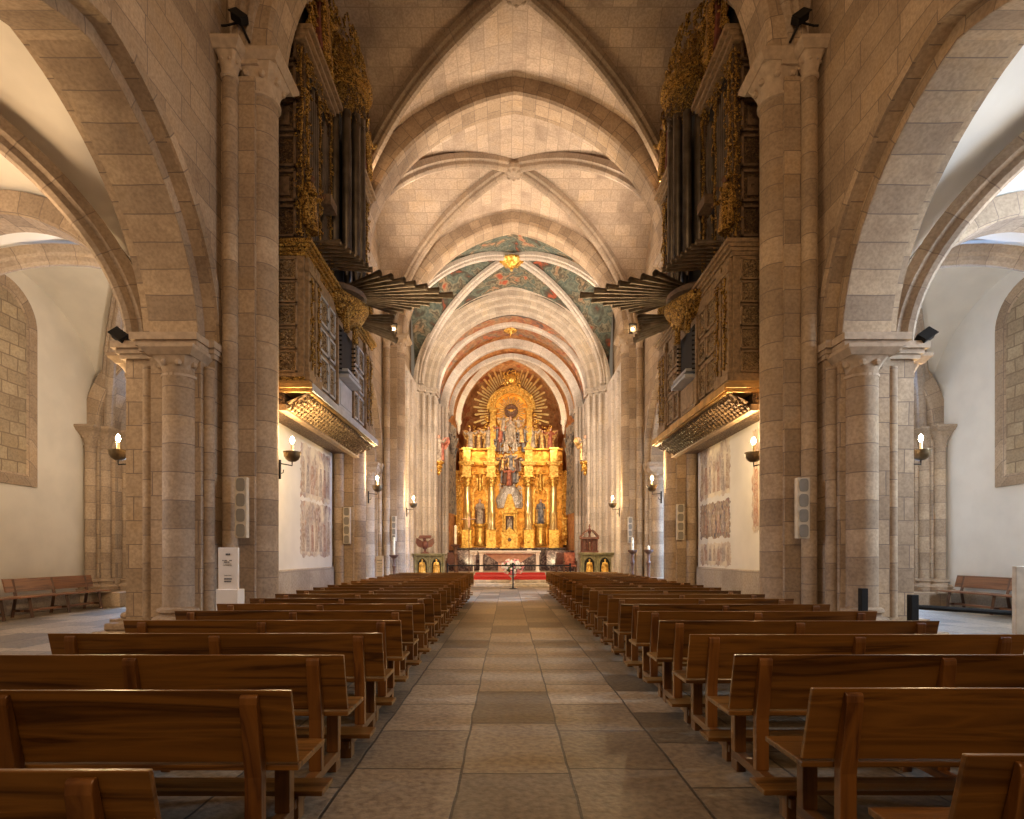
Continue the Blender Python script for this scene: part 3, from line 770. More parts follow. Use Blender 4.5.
# left column
lamp(-4.62, P1+.32, 3.50, .45, .9, 'bronze bowl lamp lit on the near left pier beside the faded murals', power=290)
lamp(4.74, P1+.36, 3.50, -.2, .95, 'bronze bowl lamp on the near right pier beside the narrow mural fragment', power=260)
lamp(-4.50, P2+.22, 3.62, .75, .65, 'lit bowl lamp on the second left pier below the far end of the organ', power=380)
lamp(4.50, P2+.22, 3.62, -.75, .65, 'lit bowl lamp on the second right pier below the far end of the organ', power=380)
lamp(-4.50, P3+.22, 3.66, .85, .5, 'lit bowl lamp on the third left pier near the sanctuary', power=380)
lamp(4.50, P3+.22, 3.66, -.85, .5, 'lit bowl lamp on the third right pier near the sanctuary', power=380)
lamp(-7.20, P1+.12, 3.46, -.98, .15, 'lit bowl lamp on the aisle side of the near left pier', power=220, e=.46)
lamp(7.22, P1+.12, 3.46, .98, .15, 'lit bowl lamp on the aisle side of the near right pier', power=160, e=.46)

# ------------------------------------------------------------------ column loudspeakers
def speaker(px0, px1, y0, y1, Y, label, yaw=0):
    W = (px1-px0)*Y/560; H = (y1-y0)*Y/560; X = ((px0+px1)/2-508)*Y/560 - .21; Z = 1.48 + (555-(y0+y1)/2)*Y/560
    root = empty('column_speaker', (X, Y, Z-H/2), label, 'loudspeaker', 'four cell column loudspeakers')
    b = MB(); b.box(-W/2, W/2, 0, .11, 0, H); b.build('housing', M['cream'], root, bevel=.01)
    for i in range(4):
        zc = H*(i+.5)/4; w = W*.36; h = H/4*.42
        pts = []
        for q in range(24):
            a = 2*PI*q/24; c, d = math.cos(a), math.sin(a); k = (abs(c)**4 + abs(d)**4)**-.25
            pts.append((w*c*k, h*d*k))
        g = MB(); g.add([(x, -.012, zc+z) for x, z in pts] + [(x, .01, zc+z) for x, z in pts],
              [list(range(24))] + [[i2, (i2+1) % 24, 24+(i2+1) % 24, 24+i2] for i2 in range(24)])
        g.build('grille', M['grey'], root)
    root.rotation_euler.z = yaw
speaker(234.5, 246.5, 477, 538, 9.78, 'cream four cell column speaker on the near left pier')
speaker(797.5, 810, 477.5, 538.5, 9.78, 'cream four cell column speaker on the near right pier')
speaker(343, 350, 507, 544, 16.5, 'cream column speaker on the second left pier beside the murals')
speaker(677, 684.5, 504, 540, 16.5, 'cream column speaker on the second right pier beside the murals')
speaker(391.5, 396, 516, 541, 23.0, 'distant small column speaker on the third left pier')
speaker(628, 632.5, 517, 543, 23.0, 'distant small column speaker on the third right pier')

# ------------------------------------------------------------------ notice stand, signs, barriers
def block_text(mb, x, y, z, n, w, h, rnd):
    """row of letter-like strokes"""
    cx = x
    for i in range(n):
        lw = w * rnd.uniform(.6, 1.1)
        if rnd.random() > .16: mb.box(cx, cx+lw*.8, y-.003, y+.002, z, z+h)
        cx += lw
root = empty('notice_stand', (-4.71, 9.05, 0), 'white notice stand with printed text against the near left pier', 'sign')
b = MB(); b.box(-4.868, -4.555, 9.0, 9.06, .9, 1.6); put(b.build('panel', M['white'], bevel=.006), root)
b = MB(); b.box(-4.885, -4.535, 8.96, 9.2, 0, .93); put(b.build('box', M['white'], bevel=.008), root)
t = MB(); rn = random.Random(5)
block_text(t, -4.745, 8.998, 1.475, 3, .026, .03, rn)
for k in range(2): block_text(t, -4.80+.025*k, 8.998, 1.385-.026*k, 14-k*5, .013, .014, rn)
for k in range(2): block_text(t, -4.79, 8.998, 1.332-.022*k, 17, .010, .006, rn)
block_text(t, -4.77, 8.998, 1.15, 12, .011, .007, rn)
for k in range(2): block_text(t, -4.77, 8.998, 1.085-.04*k, 6, .024, .022, rn)
put(t.build('lettering', M['ink']), root)
root = empty('information_board', (-4.3, 17.3, 0), 'small white information board by the second left pier above the pews', 'sign')
b = MB(); b.box(-4.42, -4.2, 17.9, 17.94, .2, 1.45); b.box(-4.45, -4.17, 17.85, 18.0, 0, .22); put(b.build('board', M['white'], bevel=.005), root)
t = MB(); block_text(t, -4.39, 17.898, 1.3, 6, .028, .02, rn)
for k in range(6): block_text(t, -4.39, 17.898, 1.2-.05*k, 8, .021, .012, rn)
put(t.build('lettering', M['ink']), root)

b = MB(); b.box(5.6, 5.71, 9.2, 9.3, 0, .93); b.box(5.57, 5.74, 9.17, 9.33, 0, .03)
tag(b.build('barrier_post', M['nearblack'], bevel=.008), 'short black barrier post standing in front of the near right pier', 'post')
root = empty('aisle_barrier', (6.8, 9.4, 0), 'low black barrier with a sloping rail across the right aisle', 'barrier')
b = MB(); b.box(6.46, 6.58, 9.25, 9.37, 0, .82); put(b.build('post', M['nearblack'], bevel=.008), root)
b = MB(); b.tube([(6.55, 9.31, .62), (8.6, 8.6, .52), (10.2, 8.2, .55)], .04, 8); put(b.build('rail', M['nearblack']), root)
b = MB(); b.box(10.15, 10.25, 8.15, 8.25, 0, .8); put(b.build('post', M['nearblack'], bevel=.008), root)
b = MB(); b.box(7.03, 7.5, 7.98, 8.05, .0, 1.32); b.box(7.0, 7.53, 7.9, 8.13, 0, .05)
tag(b.build('standing_panel', M['cream'], bevel=.01), 'cream standing panel whose edge shows at the right of the aisle', 'panel')

# floodlights on brackets
def flood(x, y, z, dx, label, arm=True):
    root = empty('floodlight', (x, y, z), label, 'floodlight', 'small black floodlights')
    rot = Matrix.Rotation(math.radians(35)*dx, 3, 'Y') @ Matrix.Rotation(math.radians(-30), 3, 'X')
    b = MB(); b.obox((x, y, z), .24, .12, .18, rot); b.obox((x, y-.07, z+.03), .26, .02, .20, rot)
    put(b.build('lamp_head', M['nearblack'], bevel=.01), root)
    if arm:
        b = MB(); b.tube([(x, y+.05, z-.02), (x-dx*.3, y+.1, z-.04), (x-dx*.38, y+.1, z-.04)], .018, 6); b.tube([(x, y, z-.05), (x+dx*.14, y+.08, z-.36)], .022, 6)
        put(b.build('bracket', M['nearblack']), root)
flood(-4.98, 9.95, 11.02, 1, 'black floodlight on a bracket at the top of the near left pier')
flood(4.98, 9.95, 11.02, -1, 'black floodlight on a bracket at the top of the near right pier')
flood(-6.95, 9.75, 5.28, 1, 'black floodlight resting on the aisle impost of the near left pier', False)
flood(7.05, 9.75, 5.28, -1, 'black floodlight resting on the aisle impost of the near right pier', False)

# ------------------------------------------------------------------ helpers for carving and figures
def scrolls(mb, rnd, ufn, n, size, mi=0, blob=.5):
    """scatter C-scrolls and leaf buds; ufn() -> (point, tangent1, tangent2, normal)"""
    for _ in range(n):
        p, t1, t2, nn = ufn()
        a0 = rnd.uniform(0, 2*PI); sz = size*rnd.uniform(.6, 1.3)
        if rnd.random() < blob:
            rot = Matrix((t1, t2, nn)).transposed() @ Matrix.Rotation(a0, 3, 'Z')
            mb.ball(p, sz*.55, sz*.26, sz*.24, n=6, m=4, mi=mi, rot=rot)
        else:
            pts = []; rad = []
            for k in range(7):
                a = a0 + k*.75; r = sz*(1 - k*.12)
                pts.append(p + t1*(math.cos(a)*r*.6) + t2*(math.sin(a)*r*.6) + nn*(.02 + .25*sz*math.sin(k*.5)))
                rad.append(sz*(.16 - .012*k))
            mb.tube(pts, rad, 5, mi=mi)
def rect_fn(rnd, s, x, y0, y1, z0, z1):
    """rect on plane x facing the nave"""
    return lambda: (V((s*x, rnd.uniform(y0, y1), rnd.uniform(z0, z1))), V((0,1,0)), V((0,0,1)), V((-s,0,0)))
def rect_fn_y(rnd, x0, x1, y, z0, z1):
    return lambda: (V((rnd.uniform(x0, x1), y, rnd.uniform(z0, z1))), V((1,0,0)), V((0,0,1)), V((0,-1,0)))
def figure(h, mats, wings=False, seed=0, yaw=0, arms='pray', lean=0):
    """robed standing statue of height h at origin facing -y; mats = (robe, flesh, cloak). returns MB with 3 mats"""
    mb = MB(); rnd = random.Random(seed); k = h/1.75
    rows = []
    prof = [(.0,.23,.19),(.10,.25,.20),(.35,.22,.17),(.62,.19,.15),(.85,.20,.14),(1.02,.155,.12),(1.18,.19,.13),(1.34,.215,.125),(1.42,.17,.10),(1.47,.075,.07),(1.52,.06,.06)]
    for z, rx, ry in prof:
        rows.append([(rx*(1+.09*math.sin(7*a+z*2.5))*math.cos(a) + lean*z*.08, ry*(1+.12*math.sin(6*a+z*3))*math.sin(a), z) for a in [2*PI*j/24 for j in range(24)]])
    mb.grid(rows, closeu=True, smooth=True, cap=True, mi=0)
    mb.ball((lean*.13, -.01, 1.625), .085, .10, .125, n=12, m=9, mi=1)
    mb.ball((lean*.13, .02, 1.65), .098, .10, .115, n=10, m=6, mi=2)
    mb.ball((lean*.13, -.11, 1.61), .014, .02, .022, n=6, m=4, mi=1)
    for q in (-1, 1):
        sh = V((q*.19, 0, 1.38))
        if arms == 'pray': el = V((q*.24, -.14, 1.10)); ha = V((q*.03, -.26, 1.22))
        elif arms == 'out': el = V((q*.38, -.08, 1.22)); ha = V((q*.58, -.18, 1.42))
        else: el = V((q*.27, -.05, 1.10)); ha = V((q*.22, -.26, 1.0 + .2*(q > 0)))
        mb.tube([sh, sh.lerp(el, .5), el, el.lerp(ha, .55), ha], [.07, .066, .075, .07, .05], 8, mi=0)
        mb.ball(ha + (ha-el).normalized()*.06, .035, .03, .05, n=8, m=5, mi=1)
        for f in range(3):
            mb.tube([ha + (ha-el).normalized()*.08 + V((0, 0, .015*(f-1))), ha + (ha-el).normalized()*.14 + V((0, 0, .018*(f-1)))], .009, 5, mi=1)
        # cloak fall
        mb.tube([sh + V((0,.06,0)), V((q*.24,.10,1.0)), V((q*.25,.08,.5)), V((q*.26,.05,.08))], [.07,.10,.11,.12], 8, mi=2)
        if wings:
            pts = [(q*.06,.12,1.32),(q*.35,.20,1.62),(q*.62,.24,1.60),(q*.70,.24,1.30),(q*.55,.22,1.0),(q*.40,.2,.78),(q*.25,.16,.95),(q*.1,.13,1.1)]
            n = len(pts)
            mb.add(pts + [(x, y+.03, z) for x, y, z in pts], [list(range(n)), list(range(2*n-1, n-1, -1))] + [[i,(i+1)%n,n+(i+1)%n,n+i] for i in range(n)], None, False, 2)
    mb.xform(Matrix.Rotation(yaw, 4, 'Z') @ Matrix.Scale(k, 4))
    return mb
# ------------------------------------------------------------------ the two organs
def organ(s):
    side = NM[s]; rnd = random.Random(20+s)
    root = empty('pipe_organ', (s*4.8, 13.7, 4.3), 'dark gilded pipe organ with fan of horizontal trumpets on the %s wall of the nave' % side, 'organ', 'facing pipe organs')
    lg = M['ledgeb'] if s < 0 else M['ledge']
    Y0, Y1, XF = 11.02, 16.38, 4.24
    def P(mb, name, mats, **k): return put(mb.build(name, mats, **k), root)
    # gallery ledge and carved sloping corbel
    b = MB()
    b.box(s*4.10, s*5.4, Y0-.02, Y1+.12, 4.68, 4.76); b.box(s*4.05, s*5.4, Y0-.06, Y1+.16, 4.76, 4.86); b.box(s*4.12, s*5.4, Y0, Y1+.1, 4.86, 4.92)
    P(b, 'gallery_ledge', [M['ledge']] if s > 0 else [M['ledge']], bevel=.01)
    b = MB(); b.box(s*4.035, s*4.055, Y0-.04, Y1+.14, 4.70, 4.85); P(b, 'ledge_face', lg)
    b = MB()
    rows = []
    for i in range(13):
        t = i/12
        rows.append([(s*(4.16 + .48*t), Y0 + .04, 4.68 - .20*t), (s*(4.16 + .48*t), Y1 + .06, 4.68 - .20*t)])
    b.grid(rows, smooth=True)
    b.box(s*4.62, s*5.4, Y0+.04, Y1+.06, 4.47, 4.69)
    P(b, 'corbel', M['orcase'])
    b = MB()
    def cf():
        t = rnd.random(); return (V((s*(4.14 + .62*t), rnd.uniform(Y0+.05, Y1), 4.655 - .36*t)), V((0,1,0)), V((s*.87,0,-.5)), V((-s*.5,0,-.87)))
    # regular rows of curling leaves, with buds between
    for r in range(5):
        t = (r+.5)/5
        for q in range(30):
            y = Y0 + .10 + (Y1-Y0-.2)*(q + .5*(r % 2))/30
            c = V((s*(4.13 + .48*t), y, 4.62 - .20*t))
            pts = [c + V((s*.062*math.cos(a)*(1-k*.08), .03*math.sin(a*1.3), .062*math.sin(a)*(1-k*.08) - .01)) for k, a in enumerate([2.2 + k*.85 for k in range(7)])]
            b.tube(pts, [.012,.020,.026,.028,.026,.022,.016], 5)
    P(b, 'corbel_carving', M['orpanel'] if s < 0 else M['orcase'])
    b = MB(); b.box(s*4.58, s*4.74, Y0+.02, Y1+.08, 4.33, 4.46); P(b, 'wall_beam', M['orframe'], bevel=.01)
    b = MB(); b.box(s*4.74, s*5.36, Y0+.04, Y1+.06, 4.455, 4.47); P(b, 'soffit', M['orcase'])
    # lower case
    b = MB(); b.box(s*XF, s*5.38, Y0+.02, Y1-.02, 4.9, 7.5); P(b, 'lower_case', M['orframe'])
    b = MB()
    for g, z0, z1 in ((.02, 4.92, 5.0), (.04, 7.38, 7.46), (.08, 7.46, 7.53), (.14, 7.53, 7.60), (.18, 7.60, 7.68)):
        b.box(s*(XF-g), s*5.38, Y0+.02-g*.6, Y1-.02+g*.6, z0, z1)
    P(b, 'cornice', M['orgold'] if s < 0 else M['orframe'], bevel=.008)
    # side relief panels (facing the camera)
    for c in range(2):
        for r in range(5):
            xa = 4.36 + c*.50; za = 5.08 + r*.455; w = .42
            f = MB()
            for x0, x1, z0, z1 in ((xa, xa+w, za, za+.035), (xa, xa+w, za+w-.035, za+w), (xa, xa+.035, za, za+w), (xa+w-.035, xa+w, za, za+w)):
                f.box(s*x0, s*x1, Y0-.03, Y0+.03, z0, z1)
            fo = P(f, 'side_panel', M['orframe'], bevel=.006)
            g = MB(); cx, cz = s*(xa+w/2), za+w/2
            g.box(cx-w/2+.03, cx+w/2-.03, Y0-.002, Y0+.02, za+.03, za+w-.03)
            if r % 2:
                for q in range(8):
                    a = q*PI/4; rot = Matrix.Rotation(-a, 3, 'Y')
                    g.ball((cx + .085*math.cos(a), Y0-.01, cz + .085*math.sin(a)), .065, .02, .028, n=8, m=5, rot=rot)
                g.ball((cx, Y0-.02, cz), .035, .03, .035, n=8, m=5)
                for a in (.785, 2.356, 3.927, 5.498):
                    g.ball((cx + .15*math.cos(a), Y0-.01, cz + .15*math.sin(a)), .03, .02, .03, n=6, m=4)
            else:
                for q in range(-1, 2):
                    pts = [V((cx - .13 + .05*k, Y0-.012, cz + .10*q*.8 + .04*math.sin(k*1.6+q))) for k in range(6)]
                    g.tube(pts, [.014,.02,.024,.022,.018,.012], 6)
                scrolls(g, rnd, rect_fn_y(rnd, cx-.14, cx+.14, Y0-.008, cz-.14, cz+.14), 14, .045)
            o = g.build('relief', M['orpanel']); o.parent = fo
            o.data.transform(Matrix.Translation(root.location).inverted())
    # front: pilasters with gilded carving
    for ya, yb in ((Y0+.10, Y0+.44), (Y0+.52, Y0+.80), (Y1-.80, Y1-.52), (Y1-.44, Y1-.10)):
        b = MB(); b.box(s*(XF-.07), s*XF, ya, yb, 4.98, 7.4); b.box(s*(XF-.10), s*XF, ya-.03, yb+.03, 4.95, 5.12); b.box(s*(XF-.10), s*XF, ya-.03, yb+.03, 7.1, 7.24)
        f = P(b, 'pilaster', M['orframe'], bevel=.006)
        g = MB(); g.tube([(s*(XF-.085), (ya+yb)/2 + .04*math.sin(k*1.2), 5.2 + 1.85*k/14) for k in range(15)], .016, 5); scrolls(g, rnd, rect_fn(rnd, s, XF-.085, ya+.05, yb-.05, 5.2, 7.05), 70, .065)
        o = g.build('carving', M['orgold']); o.parent = f; o.data.transform(Matrix.Translation(root.location).inverted())
    # panelled middle with console
    ym = 13.7
    for ya, yb in ((11.9, 12.45), (12.5, 12.95), (14.45, 14.9), (14.95, 15.5)):
        for za, zb in ((5.05, 5.75), (5.85, 6.35), (6.45, 7.05)):
            b = MB()
            for y0, y1, z0, z1 in ((ya, yb, za, za+.05), (ya, yb, zb-.05, zb), (ya, ya+.05, za, zb), (yb-.05, yb, za, zb)):
                b.box(s*(XF-.05), s*XF, y0, y1, z0, z1)
            f = P(b, 'front_panel', M['ledgeb'] if s < 0 else M['orframe'], bevel=.006)
            g = MB(); g.box(s*(XF-.012), s*XF, ya+.04, yb-.04, za+.04, zb-.04); scrolls(g, rnd, rect_fn(rnd, s, XF-.03, ya+.07, yb-.07, za+.07, zb-.07), 16, .06)
            o = g.build('relief', M['orpanel']); o.parent = f; o.data.transform(Matrix.Translation(root.location).inverted())
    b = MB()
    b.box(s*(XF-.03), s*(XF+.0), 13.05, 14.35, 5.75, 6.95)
    P(b, 'console_dark_panel', M['dark'])  # flat near-black panel, paints the shade of a recess
    b = MB()
    b.box(s*(XF-.30), s*XF, 13.15, 14.25, 5.66, 5.74); b.box(s*(XF-.26), s*XF, 13.2, 14.2, 5.82, 5.88)
    for k in range(30): b.box(s*(XF-.32), s*(XF-.16), 13.24 + k*.0325, 13.24 + k*.0325 + .027, 5.74, 5.76)
    P(b, 'keyboard', M['ledgeb'], bevel=.004)
    for y in (13.12, 14.28):
        for k in range(9):
            b = MB(); z = 5.85 + k*.11
            b.tube([(s*(XF-.02), y, z), (s*(XF-.10), y, z)], .012, 6); b.ball((s*(XF-.12), y, z), .026, n=8, m=5)
            P(b, 'stop_knob', M['nearblack'])
    b = MB(); b.box(s*(XF-.06), s*XF, 13.15, 14.25, 4.98, 5.64); b.box(s*(XF-.075), s*(XF-.05), 13.25, 14.15, 5.06, 5.56)
    P(b, 'console_door', M['ledgeb'] if s < 0 else M['orframe'], bevel=.008)
    for y in (12.98, 14.34):
        b = MB(); b.box(s*(XF-.09), s*XF, y, y+.08, 5.0, 6.98); P(b, 'console_jamb', M['orframe'], bevel=.006)
    # bulging gilded canopy below the trumpets
    b = MB()
    prof = [(.05, 7.10), (.22, 7.14), (.32, 7.2), (.36, 7.28), (.40, 7.34), (.50, 7.40), (.55, 7.48), (.54, 7.56), (.46, 7.6)]
    rows = []
    for r, z in prof:
        rows.append([(s*(XF - r*(1 + .12*math.cos(4*a))*math.sin(a)), ym - 1.0*r/.55*math.cos(a), z + .10*math.sin(a)**2*0) for a in [PI*k/28 for k in range(29)]])
    b.grid(rows, smooth=True)
    P(b, 'canopy', M['orgold'])
    b = MB()
    def cfn():
        a = rnd.uniform(.2, PI-.2); r = rnd.uniform(.22, .5)
        return (V((s*(XF - r*math.sin(a)), ym - 1.0*math.cos(a)*r/.55, 7.12 + (r-.2)*.9)), V((0,1,0)), V((0,0,1)), V((-s,0,0)))
    scrolls(b, rnd, cfn, 50, .07)
    P(b, 'canopy_carving', M['orgold'])
    for q, y in ((0, 13.3), (1, 14.1)):
        f = figure(.62, None, seed=q, yaw=(PI/2 if s > 0 else -PI/2)*-1, arms='out')
        f.xform(Matrix.Translation((s*(XF-.2), y, 6.78)))
        P(f, 'carved_figure', [M['orgold'], M['brown'], M['orgold']])
    # horizontal trumpets
    def trumpet(bx, by, bz, tx, ty, tz, r):
        m = MB(); p0, p1 = V((s*bx, by, bz)), V((s*tx, ty, tz)); d = p1 - p0
        ts = [0, .25, .5, .75, .93, 1.0]
        rr = [r*.28, r*.42, r*.6, r*.78, r*.92, r*1.08]
        m.tube([p0 + d*t for t in ts], rr, 10, cap=False)
        m.tube([p1 - d.normalized()*.005, p1 - d.normalized()*.12], [r*1.0, r*.6], 10, cap=False)
        P(m, 'trumpet_pipe', M['trump'])
    tips = [(12.6,3.1),(12.76,2.86),(12.92,2.6),(13.08,2.38),(13.24,2.12),(13.42,1.86),(13.66,1.55),(13.92,1.86),(14.08,2.18),(14.22,2.44),(14.36,2.68),(14.5,2.92),(14.64,3.14)]
    for i, (ty, tx) in enumerate(tips):
        trumpet(4.2, 13.46 + .05*i, 7.82 + .015*abs(6-i), tx, ty, 7.82 - .0*i, .075)
    for i in range(8):
        trumpet(4.25, 11.4 + i*.155, 7.86, 3.62 - .055*i, 11.4 + i*.155, 7.84, .062)
        trumpet(4.25, 16.0 - i*.155, 7.86, 3.62 - .055*i, 16.0 - i*.155, 7.84, .062)
    for i in range(5):
        trumpet(4.2, 14.5 + i*.12, 7.60, 3.3 - .0*i, 14.7 + i*.22, 7.45, .085)
    # small toy stop brackets
    # upper case
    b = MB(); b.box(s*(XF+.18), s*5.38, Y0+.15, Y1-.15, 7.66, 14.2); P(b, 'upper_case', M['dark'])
    b = MB()
    # side face towards the camera: framed carved slats
    for r in range(6):
        z0 = 7.8 + r*.70
        for x0, x1, a, c in ((4.42, 5.3, z0, z0+.05), (4.42, 5.3, z0+.58, z0+.63), (4.42, 4.47, z0, z0+.63), (4.84, 4.89, z0, z0+.63), (5.25, 5.3, z0, z0+.63)):
            b.box(s*x0, s*x1, Y0+.08, Y0+.17, a, c)
        for q in range(2):
            g0 = 4.5 + q*.43
            if r % 2: b.box(s*(g0+.05), s*(g0+.27), Y0+.10, Y0+.16, z0+.13, z0+.50)
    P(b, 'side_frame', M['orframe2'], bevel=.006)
    b = MB(); b.box(s*4.46, s*5.26, Y0+.14, Y0+.15, 7.82, 11.95)
    for r in range(6):
        z0 = 7.8 + r*.70
        scrolls(b, rnd, rect_fn_y(rnd, s*4.5, s*5.22, Y0+.13, z0+.1, z0+.52), 26, .06)
    P(b, 'side_carving', M['orcase'])
    # carved uprights and flat pipe fields
    ups = [(Y0+.12, Y0+.50, .16, 7.7, 11.7, 150), (12.18, 12.42, .08, 7.75, 11.6, 60), (12.86, 13.04, .12, 7.75, 12.3, 60),
           (14.36, 14.54, .12, 7.75, 12.3, 60), (14.98, 15.22, .08, 7.75, 11.6, 60), (Y1-.50, Y1-.12, .16, 7.7, 11.7, 120)]
    for ya, yb, dp, za, zb, n in ups:
        b = MB(); b.box(s*(XF+.20-dp), s*(XF+.2), ya+.03, yb-.03, za, zb)
        f = P(b, 'upright', M['orcase'])
        g = MB(); x = XF + .20 - dp
        g.tube([(s*(x-.02), (ya+yb)/2 + .05*math.sin(k*1.1), za+.12 + (zb-za-.24)*k/16) for k in range(17)], .022, 5)
        scrolls(g, rnd, rect_fn(rnd, s, x-.02, ya, yb, za+.1, zb-.1), n, .085)
        if n > 100:
            g.tube([(s*(x+.03+.02*math.sin(k)), ya-.01, za+.12 + (zb-za-.24)*k/16) for k in range(17)], .02, 5)
            scrolls(g, rnd, rect_fn_y(rnd, s*(x), s*(XF+.18), ya-.01, za+.1, zb-.1), 90, .075)
        o = g.build('gilt_carving', M['orgold']); o.parent = f; o.data.transform(Matrix.Translation(root.location).inverted())
    # herms on the near corners
    for y in (Y0+.30, Y1-.30):
        f = figure(1.15, None, seed=int(y*7), yaw=(PI/2 if s > 0 else -PI/2)*-1, arms='one')
        f.xform(Matrix.Translation((s*(XF-.06), y, 8.0)))
        P(f, 'carved_figure', [M['orgold'], M['brown'], M['orgold']])
    def pipe(x, y, z0, z1, r):
        m = MB(); m.lathe([(r*.25, z0), (r*.9, z0+.28), (r, z0+.30), (r, z1)], (s*x, y), 12)
        mo = MB(); m.ball((s*(x-r*.75), y, z0+.38), r*.3, r*.4, r*.5, n=6, m=4)
        P(m, 'pipe', M['pipe'])
    for ya, yb, za, zb in ((11.54, 12.16, 7.75, 11.3), (12.45, 12.85, 7.8, 9.2), (12.45, 12.85, 9.55, 11.3), (14.56, 14.96, 7.8, 9.2), (14.56, 14.96, 9.55, 11.3), (15.24, 15.86, 7.75, 11.3)):
        n = 5 if yb-ya > .5 else 4
        for i in range(n):
            y = ya + (yb-ya)*(i+.5)/n; e = abs(i-(n-1)/2)
            pipe(XF+.12, y, za + .05*e, zb - .18*(e), (yb-ya)/n*.46)
    for ya, yb in ((12.42, 12.88), (14.53, 14.99)):
        b = MB(); b.box(s*(XF-.1), s*(XF+.2), ya, yb, 9.28, 9.5); P(b, 'pipe_shelf', M['orframe2'], bevel=.01)
    # bulging central tower
    for i in range(7):
        a = PI*(i+.5)/7
        pipe(XF + .18 - .62*math.sin(a), ym - .56*math.cos(a), 7.9 + .10*abs(3-i), 12.1 - .06*abs(3-i), .105)
    b = MB()
    b.lathe([(.3,7.66),(.72,7.72),(.74,7.82),(.66,7.88)], (s*(XF+.18), ym), 24, sx=1.0)
    P(b, 'tower_base', M['orframe2'])
    b = MB()
    def half(r0, z0, z1, k=1.0):
        pts = [(s*(XF+.18 - r0*math.sin(PI*q/24)), ym - r0*.95*math.cos(PI*q/24)) for q in range(25)]
        n = len(pts); b.add([(x, y, z0) for x, y in pts] + [(x, y, z1) for x, y in pts], [list(range(n)), list(range(2*n-1, n-1, -1))] + [[q,(q+1)%n,n+(q+1)%n,n+q] for q in range(n)])
    for r0, z0, z1 in ((.74, 12.55, 12.66), (.80, 12.66, 12.78), (.88, 12.78, 12.9), (.80, 12.9, 12.96)): half(r0, z0, z1)
    P(b, 'tower_cornice', M['orgold'], bevel=.008)
    b = MB()
    def tw():
        a = rnd.uniform(.15, PI-.15); r = .70
        return (V((s*(XF+.18 - r*math.sin(a)), ym - r*.9*math.cos(a), rnd.uniform(11.75, 12.55))), V((0,1,0)), V((0,0,1)), V((-s,0,0)))
    scrolls(b, rnd, tw, 110, .09)
    def tw2():
        a = rnd.uniform(.1, PI-.1); z = rnd.uniform(12.96, 14.3); r = .78 - (z-12.9)*.25
        return (V((s*(XF+.18 - r*math.sin(a)), ym - r*1.4*math.cos(a), z)), V((0,1,0)), V((0,0,1)), V((-s,0,0)))
    P(b, 'tower_carving', M['orcase'])
    b = MB(); b.lathe([(.62, 12.96), (.55, 13.3), (.40, 13.7), (.22, 14.1), (.02, 14.3)], (s*(XF+.18), ym), 20); scrolls(b, rnd, tw2, 200, .14)
    P(b, 'crest_carving', M['orgold'])
    # side cornices and the carved crown above
    for ya, yb in ((Y0+.05, 13.02), (14.38, Y1-.05)):
        b = MB()
        for g, z0, z1 in ((.05, 11.68, 11.76), (.12, 11.76, 11.84), (.2, 11.84, 11.94)):
            b.box(s*(XF+.02-g), s*5.3, ya-g*.3, yb+g*.3, z0, z1)
        P(b, 'cornice', M['orframe'], bevel=.008)
    for ya, yb in ((Y0+.1, 13.0), (14.4, Y1-.1)):
        b = MB()
        b.tube([(s*(XF-.0), ya + (yb-ya)*k/20, 12.9 + .5*math.sin(k*.8)) for k in range(21)], .07, 6)
        scrolls(b, rnd, rect_fn(rnd, s, XF-.02, ya, yb, 11.95, 14.2), 230, .16)
        scrolls(b, rnd, rect_fn(rnd, s, XF+.06, ya+.4, yb-.05, 11.25, 11.7), 60, .08)
        P(b, 'crown_carving', M['orgold'])
    for y in (11.9, 15.5):
        f = figure(1.5, None, wings=True, seed=int(y), yaw=(PI/2 if s > 0 else -PI/2)*-1, arms='out')
        f.xform(Matrix.Translation((s*(XF-.12), y, 11.95)))
        P(f, 'carved_angel', [M['orgold'], M['brown'], M['robedark']])
    return root
organ(-1)
organ(1)

# ------------------------------------------------------------------ sanctuary platform
def W(px, py, Y): return ((px-508)*Y/560 - .21, Y, 1.48 + (555-py)*Y/560)
b = MB(); b.box(-2.35, 2.0, 26.0, 27.0, 0, .16); b.box(-2.6, 2.2, 26.5, 27.0, .16, .30)
b.box(-5.0, 5.0, 27.0, 42.8, 0, .42)
struct(b.build('floor', M['step'], bevel=.02))
b = MB(); b.box(-1.95, 1.75, 26.62, 26.985, .30, .325); b.box(-1.95, 1.75, 26.97, 30.2, .42, .445); b.box(-1.95, 1.75, 26.955, 26.99, .30, .445)
b.box(-1.95, 1.75, 29.6, 30.2, .445, .55)
tag(b.build('red_carpet', M['red'], bevel=.006), 'red carpet covering the altar steps', 'carpet')
# altar
AY = 30.6
x0, _, zt = W(478, 550.5, AY); x1 = W(541, 550, AY)[0]
root = empty('altar', ((x0+x1)/2, AY+.45, .43), 'pale marble altar table with a pinkish front in the sanctuary', 'altar')
b = MB(); b.box(-2.2, 2.2, 30.25, 32.5, .42, .56); struct(b.build('floor', M['step'], bevel=.015))
b = MB(); b.box(x0, x1, AY, AY+.9, zt-.10, zt); b.box(x0+.06, x1-.06, AY+.05, AY+.85, zt-.17, zt-.1); put(b.build('altar_top', M['altar'], bevel=.012), root)
for xa in (x0+.08, x1-.26):
    for ya in (AY+.1, AY+.65):
        b = MB(); b.box(xa, xa+.17, ya, ya+.15, .56, zt-.17); b.box(xa-.03, xa+.2, ya-.03, ya+.18, .56, .64); b.box(xa-.03, xa+.2, ya-.03, ya+.18, zt-.26, zt-.17)
        put(b.build('leg', M['altar'], bevel=.01), root)
